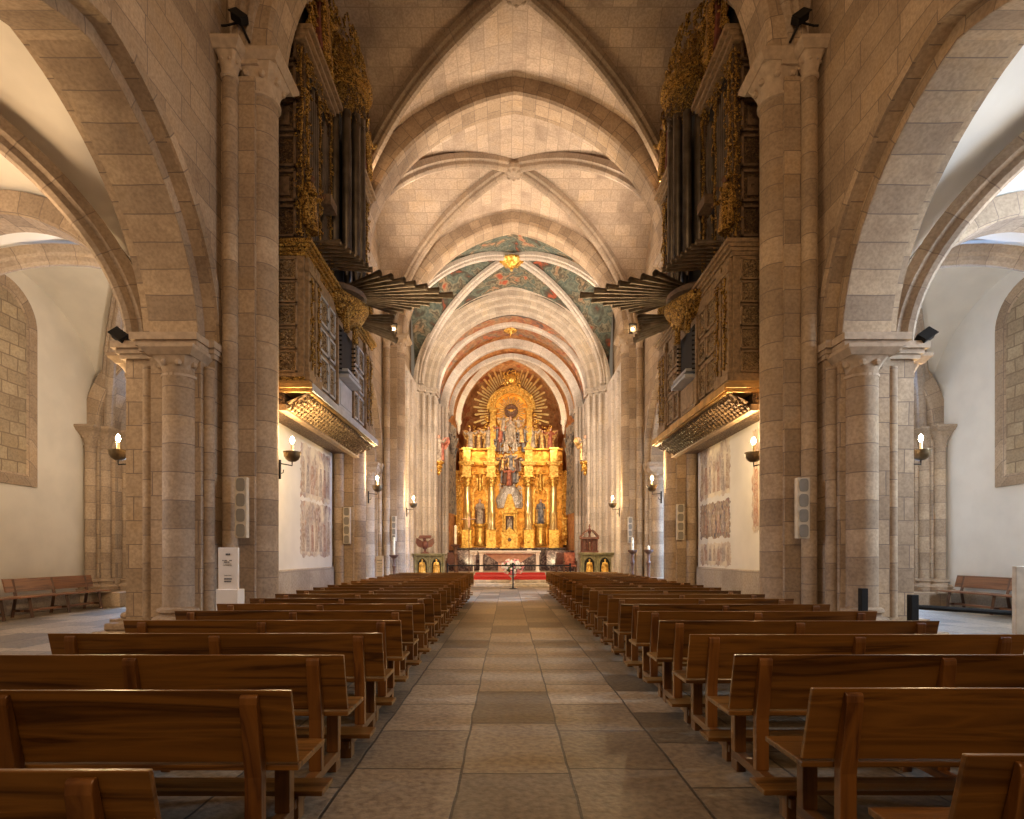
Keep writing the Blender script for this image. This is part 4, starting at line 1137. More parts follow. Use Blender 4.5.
b = MB(); b.add([(x0+.32, AY+.3, zt-.17), (x1-.32, AY+.3, zt-.17), (x1-.75, AY+.3, zt-.42), (x1-1.1, AY+.3, zt-.66), (x0+1.1, AY+.3, zt-.66), (x0+.75, AY+.3, zt-.42)] +
    [(x0+.32, AY+.42, zt-.17), (x1-.32, AY+.42, zt-.17), (x1-.75, AY+.42, zt-.42), (x1-1.1, AY+.42, zt-.66), (x0+1.1, AY+.42, zt-.66), (x0+.75, AY+.42, zt-.42)],
    [[0,1,2,3,4,5],[11,10,9,8,7,6]] + [[i,(i+1)%6,6+(i+1)%6,6+i] for i in range(6)])
b.box(x0+1.1, x1-1.1, AY+.3, AY+.5, .56, zt-.6)
put(b.build('front_panel', M['cloth'], bevel=.01), root)
b = MB(); b.box(x1-.75, x1-.5, AY+.3, AY+.6, zt, zt+.06)
tag(b.build('missal', M['white'], bevel=.01), 'closed white book lying on the right of the altar table', 'book')
b = MB(); b.box(x0-.45, x0-.05, AY+.1, AY+.5, zt-.24, zt-.1); b.lathe([(.03,.56),(.03,zt-.24)], (x0-.27, AY+.3), 8)
b.obox((x0-.29, AY+.25, zt-.06), .5, .4, .03, Matrix.Rotation(.3, 3, 'X'))
tag(b.build('lectern', M['altar'], bevel=.006), 'small pale lectern at the left end of the altar', 'lectern')
# flowers
root = empty('flower_arrangement', (.0, 26.3, .16), 'round arrangement of pink and white flowers before the altar', 'flowers')
fx, fy, fz = W(512.5, 567, 26.3)
b = MB(); b.lathe([(.10,.16),(.13,.2),(.05,.3),(.04,.4),(.16,.5),(.2,.54)], (fx, fy), 16); put(b.build('vase', M['altar']), root)
rn = random.Random(11)
b = MB(); b.ball((fx, fy, fz+.02), .36, .34, .30, n=16, m=10)
for _ in range(60):
    a = rn.uniform(0, 2*PI); c = rn.uniform(-.6, 1); r = math.sqrt(1-c*c)
    b.ball((fx + .38*r*math.cos(a), fy + .36*r*math.sin(a), fz + .32*c), .07, .03, .05, n=5, m=3)
put(b.build('foliage', M['leaf']), root)
for _ in range(70):
    a = rn.uniform(PI, 2*PI); c = rn.uniform(-.75, 1); r = math.sqrt(1-c*c)
    m = MB(); p = V((fx + .50*r*math.cos(a), fy + .44*r*math.sin(a), fz + .36*c)); q0 = rn.uniform(.045, .065)
    m.ball(p, q0, n=7, m=5)
    for k in range(5):
        t = k*2*PI/5; m.ball(p + V((math.cos(t)*q0*.8, -.01, math.sin(t)*q0*.8)), q0*.55, q0*.35, q0*.55, n=5, m=3)
    put(m.build('flower', M['pinkflower'] if rn.random() < .5 else M['whiteflower']), root)
# black rope barrier before the steps
root = empty('crowd_barrier', (0, 24.4, 0), 'thin black barrier with a central post across the foot of the sanctuary', 'barrier')
bx, _, bz = W(513, 563.5, 24.4)
for x, top in ((bx, 1.08), (-2.85, 1.05), (2.5, 1.05)):
    b = MB(); b.lathe([(.17,0),(.17,.02),(.05,.05),(.035,.08),(.035,top),(.05,top+.01),(.05,top+.06),(.02,top+.07)], (x, 24.4), 14); put(b.build('post', M['iron']), root)
for xa, xb_ in ((-2.85, bx), (bx, 2.5)):
    b = MB(); b.box(xa, xb_, 24.385, 24.415, .99, 1.05); put(b.build('belt', M['iron']), root)

# side credence altars / ambos with gilded niches
def ambo(px0, px1, Y, pt, label):
    x0 = W(px0, 0, Y)[0]; x1 = W(px1, 0, Y)[0]; zt = W(0, pt, Y)[2]; w = x1-x0; xc = (x0+x1)/2
    root = empty('side_altar', (xc, Y+.4, .0), label, 'side altar', 'green stone side altars')
    zb = .42 if Y > 27 else 0
    b = MB(); b.box(x0, x1, Y, Y+.8, zt-.07, zt); b.box(x0+.06, x1-.06, Y+.05, Y+.75, zt-.13, zt-.07); put(b.build('table_top', M['green'], bevel=.01), root)
    b = MB(); b.box(x0+.1, x1-.1, Y+.18, Y+.7, zb, zt-.12); put(b.build('body', M['green'], bevel=.01), root)
    b = MB()
    for q in (-1, 1):
        c = xc + q*w*.21; hw = w*.15
        pts = arch_pts(c, hw, zt-.55, .34, 'x', Y+.16, 16, .2)
        b.sweep([(c-hw, Y+.16, zb+.05)] + pts + [(c+hw, Y+.16, zb+.05)], (0,1,0), [(-.05,-.02),(.03,-.02),(.03,.04),(-.05,.04)], center=(c, Y+.16, zb+.3))
    for x in (x0+.14, xc, x1-.14): b.lathe([(.05,zb),(.07,zb+.06),(.045,zb+.1),(.045,zt-.3),(.08,zt-.2),(.08,zt-.13)], (x, Y+.15), 10)
    put(b.build('arcade', M['green']), root)
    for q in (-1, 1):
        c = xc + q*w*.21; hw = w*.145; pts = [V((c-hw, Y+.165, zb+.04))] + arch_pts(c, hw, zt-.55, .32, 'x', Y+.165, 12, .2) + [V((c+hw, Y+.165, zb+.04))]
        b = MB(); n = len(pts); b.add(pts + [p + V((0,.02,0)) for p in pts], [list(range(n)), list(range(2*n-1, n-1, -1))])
        put(b.build('niche', M['dark']), root)  # flat dark panel painted as the shaded hollow behind the figure
    for q in (-1, 1):
        f = figure(.84, None, seed=int(px0)+q, arms='pray', wings=False); f.xform(Matrix.Translation((xc + q*w*.21, Y+.06, zb+.02)))
        put(f.build('gilt_figure', [M['gold'], M['gold'], M['goldc']]), root)
    return xc, zt
xl, zl = ambo(412, 446, 27.4, 553.5, 'green stone side altar with gilt figures left of the sanctuary steps')
xr, zr = ambo(579, 616, 27.4, 552.5, 'green stone side altar with gilt figures right of the sanctuary steps')
# eagle-like lectern on the left one
b = MB(); x, y, z = W(425, 553, 27.7)
b.lathe([(.22, zl), (.22, zl+.04), (.06, zl+.09), (.05, zl+.22)], (x, y), 12)
b.ball((x, y, zl+.42), .16, .15, .24); b.ball((x-.02, y-.06, zl+.70), .08, .1, .09); b.tube([(x-.02, y-.12, zl+.71), (x-.04, y-.22, zl+.66)], [.04, .01], 6)
for q in (-1, 1):
    pts = [(x+q*.08, y, zl+.58), (x+q*.42, y+.02, zl+.78), (x+q*.46, y+.03, zl+.52), (x+q*.34, y, zl+.34), (x+q*.16, y, zl+.28)]
    b.add([(a, c-.03, d) for a, c, d in pts] + [(a, c+.04, d) for a, c, d in pts], [[0,1,2,3,4],[9,8,7,6,5]] + [[i,(i+1)%5,5+(i+1)%5,5+i] for i in range(5)])
b.obox((x, y, zl+.82), .6, .4, .035, Matrix.Rotation(.35, 3, 'X'))
tag(b.build('eagle_lectern', M['redwood']), 'reddish brown eagle shaped book lectern on the left side altar', 'lectern')
# red pedimented shrine on the right one
root = empty('shrine', (xr-.1, 27.8, zr), 'red brown wooden shrine with a broken pediment on the right side altar', 'shrine')
sx = xr - .35; 
b = MB(); b.box(sx-.42, sx+.42, 27.55, 28.0, zr, zr+.08)
for q in (-1, 1):
    for d in (.36, .12): b.lathe([(.04, zr+.08), (.03, zr+.12), (.035, zr+.5), (.045, zr+.66)], (sx+q*d, 27.62), 8)
b.box(sx-.4, sx+.4, 27.75, 28.0, zr+.08, zr+.68); put(b.build('body', M['redwood']), root)
b = MB(); b.box(sx-.46, sx+.46, 27.52, 28.03, zr+.66, zr+.76)
for q in (-1, 1):
    b.sweep([(sx+q*.46, 27.6, zr+.78), (sx+q*.36, 27.6, zr+.86), (sx+q*.25, 27.6, zr+1.0), (sx+q*.12, 27.6, zr+1.1), (sx+q*.06, 27.6, zr+1.06)], (0,1,0), [(-.06,-.04),(.3,-.04),(.3,.04),(-.06,.04)])
put(b.build('pediment', M['redwood']), root)
b = MB(); b.lathe([(.07, zr+.76), (.04, zr+.9), (.08, zr+1.0), (.09, zr+1.12), (.04, zr+1.2), (.03, zr+1.36), (.005, zr+1.42)], (sx, 27.7), 10)
b.box(sx-.07, sx+.07, 27.69, 27.71, zr+1.27, zr+1.30); put(b.build('finial', M['redwood']), root)
f = figure(.42, None, seed=3, arms='out', wings=True); f.xform(Matrix.Translation((sx, 27.64, zr+.09))); put(f.build('carved_figure', [M['brown'], M['flesh'], M['redwood']]), root)

# ------------------------------------------------------------------ candle stands
def candlestand(px, ytop, Y, hc, label, floor_z=0, fat=1.0, lit=False):
    x, y, zt = W(px, ytop, Y)
    root = empty('candle_stand', (x, y, floor_z), label, 'candlestick')
    b = MB(); z0 = floor_z; h = zt-hc-z0
    b.lathe([(.20*fat,z0),(.22*fat,z0+.05),(.12*fat,z0+.12),(.05*fat,z0+.2),(.09*fat,z0+h*.3),(.045*fat,z0+h*.4),(.05*fat,z0+h*.62),(.10*fat,z0+h*.7),(.05*fat,z0+h*.78),(.07*fat,z0+h*.9),(.20*fat,z0+h*.96),(.21*fat,z0+h)], (x, y), 16)
    put(b.build('stand', M['brown']), root)
    b = MB(); b.lathe([(.055*fat, zt-hc), (.055*fat, zt-.03), (.01, zt)], (x, y), 12); put(b.build('candle', M['candle']), root)
    return root
candlestand(394, 537, 22.6, .72, 'tall candle on a turned stand left of the sanctuary, by the third left pier', fat=.9)
candlestand(632.5, 537.5, 22.6, .50, 'tall candle on a turned stand right of the sanctuary, by the third right pier', fat=.9)
candlestand(648.5, 545.5, 21.6, .16, 'dark turned stand with a short candle, outermost on the right', fat=.9)
candlestand(455.5, 525, 29.0, 1.0, 'big paschal candle on a red brown stand left of the altar', .42, 1.3)
# processional cross beside the altar
x, y, z = W(469, 518, 30.0)
root = empty('processional_cross', (x, y, .42), 'dark crucifix on a tall thin pole left of the altar', 'cross')
b = MB(); b.lathe([(.16,.42),(.16,.46),(.03,.5),(.02,z-.4),(.03,z-.3)], (x, y), 10); b.box(x-.025, x+.025, y-.02, y+.02, z-.4, z+.25); b.box(x-.42, x+.42, y-.02, y+.02, z-.09, z-.03)
put(b.build('cross', M['brown']), root)
b = MB(); b.ball((x, y-.05, z+.02), .045, n=8, m=6); b.tube([(x, y-.05, z-.02), (x, y-.06, z-.14), (x+.01, y-.05, z-.26), (x, y-.06, z-.4), (x, y-.04, z-.52)], [.03,.06,.05,.045,.03], 8)
for q in (-1, 1): b.tube([(x+q*.04, y-.05, z-.06), (x+q*.2, y-.04, z-.05), (x+q*.36, y-.04, z-.04)], [.03,.022,.018], 6)
put(b.build('corpus', M['flesh']), root)
# sanctuary seats (dark and red) behind the altar, and low choir wall
for xa, xb_, ya in ((-4.2, -2.3, 36.6), (2.3, 4.2, 36.6), (-4.3, 4.2, 38.2)):
    b = MB(); b.box(xa, xb_, ya, ya+.35, .42, 1.78); struct(b.build('trim_11', M['marble'], bevel=.02))
def chair(px, Y, label, mat):
    x, y, _ = W(px, 560, Y)
    root = empty('armchair', (x, y, .42), label, 'chair', 'sanctuary chairs')
    b = MB(); b.box(x-.3, x+.3, y-.3, y+.3, .83, .93); put(b.build('seat', mat, bevel=.02), root)
    b = MB(); b.box(x-.3, x+.3, y+.25, y+.33, .93, 1.62); b.lathe([(.3,1.5),(.3,1.55)], (x, y+.29), 12, sy=.13); put(b.build('backrest', mat, bevel=.02), root)
    for q in (-1, 1):
        b = MB(); b.box(x+q*.33-.03, x+q*.33+.03, y-.3, y+.3, 1.10, 1.16); b.box(x+q*.33-.03, x+q*.33+.03, y-.3, y-.24, .42, 1.12); b.box(x+q*.33-.03, x+q*.33+.03, y+.25, y+.33, .42, 1.3)
        put(b.build('side_frame', M['brown'], bevel=.01), root)
chair(570, 30.8, 'carved armchair with red upholstery right of the altar', M['robered'])
chair(562, 32.6, 'dark red armchair right of the altar, set further back', M['redwood'])
chair(452, 32.6, 'dark red armchair left of the altar', M['redwood'])

# ------------------------------------------------------------------ angels on brackets on the presbytery walls
for s, px, lab in ((-1, 437, 'left'), (1, 582.5, 'right')):
    Y = 31.0; x, y, z = W(px, 470, Y)
    zb = z + .35
    x = s*4.02
    root = empty('angel_statue', (x, 30.5, zb), 'polychrome angel statue on a gilded bracket on the %s presbytery wall' % lab, 'statue', 'angel statues on brackets')
    b = MB(); b.lathe([(.03, zb-.75), (.10, zb-.65), (.08, zb-.5), (.22, zb-.3), (.18, zb-.2), (.30, zb-.06), (.30, zb)], (x-s*.05, 30.35), 14); rn = random.Random(31)
    scrolls(b, rn, rect_fn_y(rn, x-.28, x+.2, 30.1, zb-.6, zb), 22, .12)
    put(b.build('bracket', M['goldc']), root)
    f = figure(1.45, None, wings=True, seed=4, arms='out', yaw=.3*s); f.xform(Matrix.Translation((x-s*.05, 30.35, zb)))
    put(f.build('figure', [M['robewhite'], M['flesh'], M['robered'] if s < 0 else M['robegold']]), root)

# ------------------------------------------------------------------ high altarpiece
RY = 38.9
K = RY/560
def RX(px): return (px-508)*K - .21
def RZ(py): return 1.48 + (555-py)*K
rn = random.Random(42)
root = empty('altarpiece', (RX(511), RY, .42), 'huge gilded baroque altarpiece with columns, saints and a sunburst', 'altarpiece')
def A(mb, name, mats, **k): return put(mb.build(name, mats, **k), root)
CXP = 511.2
b = MB(); b.box(RX(459), RX(563), RY+.35, RY+.6, .42, RZ(447)); A(b, 'back_panel', M['goldpan'])
b = MB(); b.box(RX(457), RX(565), RY-.15, RY+.5, .42, RZ(549)); b.box(RX(456), RX(566), RY-.25, RY+.5, RZ(549)-.02, RZ(547.5)); A(b, 'predella', M['marble'], bevel=.01)
def colm(px, big=True):
    x = RX(px); y = RY + .02
    b = MB(); b.box(x-.33, x+.33, y-.33, y+.35, RZ(548), RZ(530)); 
    b.box(x-.37, x+.37, y-.37, y+.35, RZ(548), RZ(546)); b.box(x-.37, x+.37, y-.37, y+.35, RZ(531.5), RZ(530))
    scrolls(b, rn, rect_fn_y(rn, x-.22, x+.22, y-.34, RZ(543), RZ(534)), 10, .12)
    f = A(b, 'pedestal', M['gold'], bevel=.012)
    b = MB()
    rows = []
    zz = [(RZ(530), .30), (RZ(528.5), .32), (RZ(527.5), .25), (RZ(514), .25), (RZ(513), .28), (RZ(512), .25), (RZ(487), .22)]
    for z, r in zz: rows.append([(x + r*(1+(.07*math.cos(12*a) if z < RZ(512.5) else .025*math.cos(16*a)))*math.cos(a), y + r*(1+(.07*math.cos(12*a) if z < RZ(512.5) else .025*math.cos(16*a)))*math.sin(a), z) for a in [2*PI*j/48 for j in range(48)]])
    b.grid(rows, closeu=True, smooth=True, cap=True); A(b, 'column', M['goldlt'], angle=60)
    b = MB(); b.lathe([(.22, RZ(487)), (.27, RZ(486)), (.24, RZ(484)), (.30, RZ(481)), (.28, RZ(480)), (.36, RZ(477.5))], (x, y), 18)
    for j in range(8):
        for r, z in ((.29, RZ(483)), (.33, RZ(479.5))): b.ball((x + r*math.cos(j*PI/4), y + r*math.sin(j*PI/4), z), .07, n=6, m=4)
    b.box(x-.36, x+.36, y-.36, y+.35, RZ(477.5), RZ(476)); A(b, 'capital', M['gold'])
    b = MB(); b.box(x-.30, x+.30, y-.30, y+.35, RZ(476), RZ(466))
    for g, z0, z1 in ((.02, 473, 472), (.12, 466, 465), (.2, 465, 463.8), (.27, 463.8, 462.5)): b.box(x-.30-g, x+.30+g, y-.30-g, y+.35, RZ(z0), RZ(z1))
    b.box(x-.26, x+.26, y-.26, y+.35, RZ(462.5), RZ(450)); b.box(x-.34, x+.34, y-.34, y+.35, RZ(450), RZ(448))
    A(b, 'entablature_block', M['gold'], bevel=.012)
COLS = (467, 491.3, 528.6, 553.6)
for px in COLS: colm(px)
for px0, px1 in ((459, 499), (521, 563)):
    b = MB()
    b.box(RX(px0), RX(px1), RY+.15, RY+.45, RZ(474), RZ(472.3)); b.box(RX(px0), RX(px1), RY-.05, RY+.45, RZ(465.3), RZ(463.6)); b.box(RX(px0), RX(px1), RY+.02, RY+.45, RZ(450), RZ(448))
    b.box(RX(px0), RX(px1), RY+.0, RY+.45, RZ(548), RZ(545))
    A(b, 'entablature', M['goldpan'], bevel=.012)
# side bays
for px, nm in ((479.8, 'left'), (540.8, 'right')):
    x = RX(px)
    b = MB()
    n = 16; hw = .44; zb, zs_ = RZ(524), RZ(494)
    for i in range(n):   # niche shell
        pass
    rows = []
    for z, sc2 in [(zb, 1), (zb+.8, 1), (zs_, 1)] + [(zs_ + .44*math.sin(t*PI/12), math.cos(t*PI/12)) for t in range(1, 6)]:
        rows.append([(x + hw*sc2*math.cos(a), RY + .36 - 0*sc2 + .0 - .0 + (.0 if sc2 else 0) + .0 + (-(hw*.12)*0) + .10*math.sin(a)*sc2, z) for a in [PI*j/12 for j in range(13)]])
    b.grid(rows, smooth=True)
    pts = arch_pts(x, hw+.02, zs_, .5, 'x', RY+.30, 20, .02)
    b.sweep([(x-hw-.02, RY+.3, zb)] + pts + [(x+hw+.02, RY+.3, zb)], (0,1,0), [(-.06,-.03),(.05,-.03),(.05,.08),(-.06,.08)], center=(x, RY+.3, (zb+zs_)/2))
    A(b, 'niche', M['gold'])
    # glowing upper panel with a hanging swag
    b = MB(); b.box(x-.22, x+.22, RY+.2, RY+.4, RZ(486), RZ(478)); b.lathe([(.05, RZ(491)), (.16, RZ(489)), (.2, RZ(486)), (.14, RZ(478)), (.2, RZ(474))], (x, RY+.25), 14)
    A(b, 'urn', M['gold'])
    b = MB(); scrolls(b, rn, rect_fn_y(rn, x-.5, x+.5, RY+.28, RZ(493), RZ(470)), 46, .16); A(b, 'carving', M['goldc'])
    # pedestal below the saint
    b = MB(); b.lathe([(.42, RZ(546)), (.44, RZ(545)), (.36, RZ(543)), (.36, RZ(528)), (.46, RZ(526)), (.46, RZ(524))], (x, RY+.1), 20); A(b, 'drum_pedestal', M['gold'])
    f = figure(1.75, None, seed=int(px), arms='one'); f.xform(Matrix.Translation((x, RY+.08, RZ(524))))
    A(f, 'saint_statue', [M['robewhite'] if nm == 'left' else M['robeblue'], M['flesh'], M['brown'] if nm == 'left' else M['robegold']])
    # upper storey group of angels
    for q, (dx, h, mt) in enumerate(((-.55, 1.5, ('robewhite','robegold')), (.1, 1.25, ('robegold','brown')), (.65, 1.45, ('robered' if nm == 'right' else 'robewhite', 'robegold')))):
        sgn = 1 if nm == 'right' else -1
        f = figure(h, None, wings=(q != 1), seed=q+int(px), arms='out', lean=.5*sgn*(q-1)); f.xform(Matrix.Translation((x + dx*sgn, RY+.05 + .12*q, RZ(448))))
        A(f, 'angel_statue', [M[mt[0]], M['flesh'], M[mt[1]]])
    b = MB(); scrolls(b, rn, rect_fn_y(rn, x-.95, x+.95, RY+.32, RZ(447), RZ(425)), 70, .2); A(b, 'cloud_carving', M['goldc'])
# central tabernacle
x = RX(509.6)
b = MB(); b.box(x-.55, x+.55, RY-.5, RY+.3, RZ(548), RZ(533)); b.box(x-.66, x+.66, RY-.6, RY+.3, RZ(548.5), RZ(546.5)); b.box(x-.6, x+.6, RY-.56, RY+.3, RZ(534), RZ(532.5))
b.add([(x-.35, RY-.52, RZ(532.5)), (x+.35, RY-.52, RZ(532.5)), (x, RY-.52, RZ(527)), (x-.35, RY-.4, RZ(532.5)), (x+.35, RY-.4, RZ(532.5)), (x, RY-.4, RZ(527))], [[0,1,2],[5,4,3],[0,2,5,3],[1,4,5,2]])
A(b, 'tabernacle_base', M['gold'], bevel=.01)
b = MB(); b.lathe([(.0, 0), (.13, 0), (.13, .03), (0, .03)], (0, 0), 14); b.xform(Matrix.Translation((x, RY-.5, RZ(540))) @ Matrix.Rotation(PI/2, 4, 'X')); A(b, 'emblem_disc', M['brown'])
b = MB()
for q in (-1, 1):
    b.box(x+q*.42-.09, x+q*.42+.09, RY-.42, RY+.2, RZ(532.5), RZ(513)); b.lathe([(.05, RZ(532)), (.07, RZ(531)), (.045, RZ(530)), (.045, RZ(515)), (.08, RZ(513.5))], (x+q*.42, RY-.46), 10)
b.box(x-.55, x+.55, RY-.45, RY+.2, RZ(513.5), RZ(511.5)); b.box(x-.6, x+.6, RY-.52, RY+.2, RZ(511.5), RZ(510.2)); b.box(x-.4, x+.4, RY-.35, RY+.2, RZ(510.2), RZ(507))
b.box(x-.35, x+.35, RY-.1, RY+.2, RZ(532), RZ(513))
pts = arch_pts(x, .3, RZ(517), .3, 'x', RY-.3, 14, .02); b.sweep([(x-.3, RY-.3, RZ(532))] + pts + [(x+.3, RY-.3, RZ(532))], (0,1,0), [(-.05,-.02),(.05,-.02),(.05,.06),(-.05,.06)], center=(x, RY-.3, RZ(524)))
A(b, 'tabernacle', M['gold'], bevel=.008)
b = MB(); b.box(x-.27, x+.27, RY-.14, RY-.1, RZ(531), RZ(516)); A(b, 'tabernacle_niche', M['brown'])
f = figure(.85, None, seed=1, arms='one'); f.xform(Matrix.Translation((x, RY-.26, RZ(529.5)))); A(f, 'small_statue', [M['robewhite'], M['flesh'], M['robewhite']])
# silver canopy / relief
b = MB(); rows = []
for i in range(15):
    t = i/14; z = RZ(508 - 24*t); w = 1.0*math.sin(PI*(.28+.62*t))**.8*(1 - .25*t)
    rows.append([(x + w*math.cos(a)*(1+.06*math.sin(9*a+i)), RY + .28 - .32*math.sin(a)*(1+.1*math.sin(7*a+i*1.3)), z) for a in [PI*j/24 for j in range(25)]])
b.grid(rows, smooth=True)
scrolls(b, rn, lambda: (V((x + rn.uniform(-.85, .85), RY+.0, rn.uniform(RZ(506), RZ(484)))), V((1,0,0)), V((0,0,1)), V((0,-1,0))), 90, .17)
A(b, 'silver_canopy', M['silver'])
b = MB(); b.add([(x-.42, RY-.12, RZ(508)), (x+.42, RY-.12, RZ(508)), (x+.12, RY-.2, RZ(494)), (x-.12, RY-.2, RZ(494)), (x-.42, RY+.1, RZ(508)), (x+.42, RY+.1, RZ(508)), (x+.12, RY+.1, RZ(494)), (x-.12, RY+.1, RZ(494))],
   [[0,1,2,3],[7,6,5,4],[0,3,7,4],[1,5,6,2],[3,2,6,7]]); A(b, 'gilt_pyramid', M['gold'], bevel=.02)
# group of figures in the middle
for k, (px, py, h, mt, ln) in enumerate(((504, 484, 1.2, ('brown','robeblue'), 1.5), (509, 486, 1.3, ('robered','brown'), 0), (515, 483, 1.25, ('robeblue','robewhite'), -1.5), (502, 471, 1.0, ('robegold','brown'), 1.5), (511, 470, 1.2, ('robeblue','robegold'), 0), (518, 472, 1.0, ('brown','robewhite'), -1.5))):
    f = figure(h, None, wings=(k > 2), seed=50+k, arms='out', lean=ln); f.xform(Matrix.Translation((RX(px), RY-.12 - .1*(k % 2), RZ(py)))); A(f, 'angel_statue', [M[mt[0]], M['flesh'], M[mt[1]]])
b = MB(); scrolls(b, rn, rect_fn_y(rn, RX(500), RX(520), RY+.1, RZ(487), RZ(456)), 60, .24); A(b, 'cloud_carving', M['brown'])
# upper arched frame
x = RX(CXP); zs_ = RZ(409)
for q in (-1, 1):
    b = MB(); xx = x + q*1.26
    b.box(xx-.19, xx+.19, RY-.05, RY+.4, RZ(450), RZ(412)); b.box(xx-.26, xx+.26, RY-.14, RY+.4, RZ(412), RZ(409)); b.box(xx-.24, xx+.24, RY-.1, RY+.4, RZ(450), RZ(446))
    b.box(xx-.08, xx+.08, RY-.12, RY, RZ(444), RZ(415)); A(b, 'pier', M['gold'], bevel=.012)
    b = MB(); xx = x + q*1.62; scrolls(b, rn, rect_fn_y(rn, xx-.2, xx+.2, RY+.2, RZ(447), RZ(414)), 60, .17); A(b, 'volute', M['goldc'])
b = MB()
pts = arch_pts(x, 1.22, zs_, 1.15, 'x', RY+.1, 36, .03)
b.sweep(pts, (0,1,0), [(-.14,-.06),(.2,-.06),(.2,.10),(-.05,.14),(-.05,.26),(-.14,.30)], center=(x, RY, zs_-.5))
pts = arch_pts(x, 1.52, zs_, 1.45, 'x', RY+.1, 36, .03)
b.sweep(pts, (0,1,0), [(-.2,0),(.2,0),(.2,.14),(-.2,.16)], center=(x, RY, zs_-.5)); A(b, 'arch_frame', M['gold'])
b = MB()
def arcf():
    a = rn.uniform(.1, PI-.1); r = rn.uniform(1.28, 1.66); return (V((x + r*math.cos(a), RY-.06, zs_ + r*.96*math.sin(a))), V((1,0,0)), V((0,0,1)), V((0,-1,0)))
scrolls(b, rn, arcf, 110, .14)
scrolls(b, rn, rect_fn_y(rn, x-.62, x+.62, RY-.1, zs_+1.5, zs_+2.6), 80, .18); A(b, 'crest', M['goldc'])
b = MB(); b.ball((x, RY-.05, zs_+2.1), .3, .2, .36); A(b, 'crest_shield', M['gold'])
b = MB(); rows = [[(x + 1.2*math.cos(a)*r, RY+.34, zs_ + 1.14*math.sin(a)*r if a <= PI else 0) for a in [PI*j/20 for j in range(21)]] for r in (0, 1)]
b.grid(rows, smooth=False); b.box(x-1.2, x+1.2, RY+.34, RY+.4, RZ(452), zs_); A(b, 'upper_back_panel', M['goldpan'])
# inner sun with dark cherub cluster
sx_, sz = RX(511.2), RZ(410.5)
for k in range(32):
    a = 2*PI*k/32; r0, r1 = .42, (1.02 if k % 2 else .84); w = .035
    d = V((math.cos(a), 0, math.sin(a))); e = V((-math.sin(a), 0, math.cos(a))); c = V((sx_, RY+.22, sz))
    m = MB(); p = [c+d*r0-e*w*.6, c+d*r0+e*w*.6, c+d*r1+e*w, c+d*r1-e*w]; o_ = V((0,-.05,0))
    m.add([q for q in p] + [q+o_ for q in p], [[0,1,2,3],[7,6,5,4],[0,4,5,1],[1,5,6,2],[2,6,7,3],[3,7,4,0]])
    A(m, 'sun_ray', M['goldlt'])
b = MB()
for k in range(14):
    a = 2*PI*k/14; b.ball((sx_ + .36*math.cos(a), RY+.12, sz + .36*math.sin(a)), .13, n=8, m=5)
b.ball((sx_, RY+.14, sz), .36, .12, .36, n=14, m=8); A(b, 'cherub_wreath', M['brown'])
b = MB(); b.ball((sx_, RY-.02, sz), .14, .08, .12); b.tube([(sx_-.28, RY-.0, sz+.08), (sx_-.1, RY-.04, sz), (sx_+.1, RY-.04, sz), (sx_+.28, RY, sz+.08)], [.02,.06,.06,.02], 6); A(b, 'dove', M['goldc'])
# Assumption group
b = MB(); scrolls(b, rn, rect_fn_y(rn, RX(496), RX(527), RY+.15, RZ(452), RZ(434)), 110, .22, blob=.8); A(b, 'cloud', M['silver'])
for k, (px, py, h, mt, ln, wg) in enumerate(((510.5, 444, 1.9, ('robewhite','robewhite'), 0, False), (500, 443, 1.35, ('robered','robeblue'), .8, True), (503, 432, 1.1, ('robewhite','robegold'), .6, True), (519, 433, 1.1, ('robewhite','robegold'), -.6, True), (522, 443, 1.3, ('robegold','robeblue'), -.8, True), (498, 452, .95, ('brown','robeblue'), 1, True), (524, 452, .95, ('robeblue','brown'), -1, True), (506, 452, .8, ('robewhite','silver'), .5, False), (515, 452, .8, ('robewhite','silver'), -.5, False))):
    f = figure(h, None, wings=wg, seed=70+k, arms='out' if k else 'pray', lean=ln); f.xform(Matrix.Translation((RX(px), RY-.05 - .08*(k % 3), RZ(py)))); A(f, 'figure', [M[mt[0]], M['flesh'], M[mt[1]]])
# great sunburst
c = V((RX(511.2), RY+.45, RZ(410)))
R2 = random.Random(8)
for k in range(47):
    a = math.radians(-18 + 216*k/46)
    r0 = 1.6; r1 = (2.55 if k % 2 else 2.2) + R2.uniform(-.1, .12); w0, w1 = .035, .075
    if abs(a - PI/2) < .18: continue
    d = V((math.cos(a), 0, math.sin(a)*1.27)); e = V((-math.sin(a), 0, math.cos(a)))
    m = MB(); p = [c+d*r0-e*w0, c+d*r0+e*w0, c+d*r1+e*w1, c+d*(r1+.08), c+d*r1-e*w1]; o_ = V((0,-.07,0))
    m.add([q for q in p] + [q+o_ for q in p], [[0,1,2,3,4],[9,8,7,6,5]] + [[i,(i+1)%5,5+(i+1)%5,5+i] for i in range(5)])
    A(m, 'great_ray', M['goldlt'])
b = MB(); x = RX(511.2); z0, z1 = RZ(375), RZ(363.5)
b.add([(x-.42, RY+.2, z0), (x+.42, RY+.2, z0), (x, RY+.2, z1), (x-.42, RY+.34, z0), (x+.42, RY+.34, z0), (x, RY+.34, z1)], [[0,1,2],[5,4,3],[0,2,5,3],[1,4,5,2],[0,3,4,1]])
A(b, 'top_triangle', M['brown'], bevel=.02)
# lacework on the flanks
for s in (-1, 1):
    b = MB(); xx = x + s*3.72
    b.box(xx-.16, xx+.16, RY+.3, RY+.5, RZ(545), RZ(470)); scrolls(b, rn, rect_fn_y(rn, xx-.17, xx+.17, RY+.27, RZ(543), RZ(472)), 130, .15); A(b, 'side_pilaster', M['goldc'])
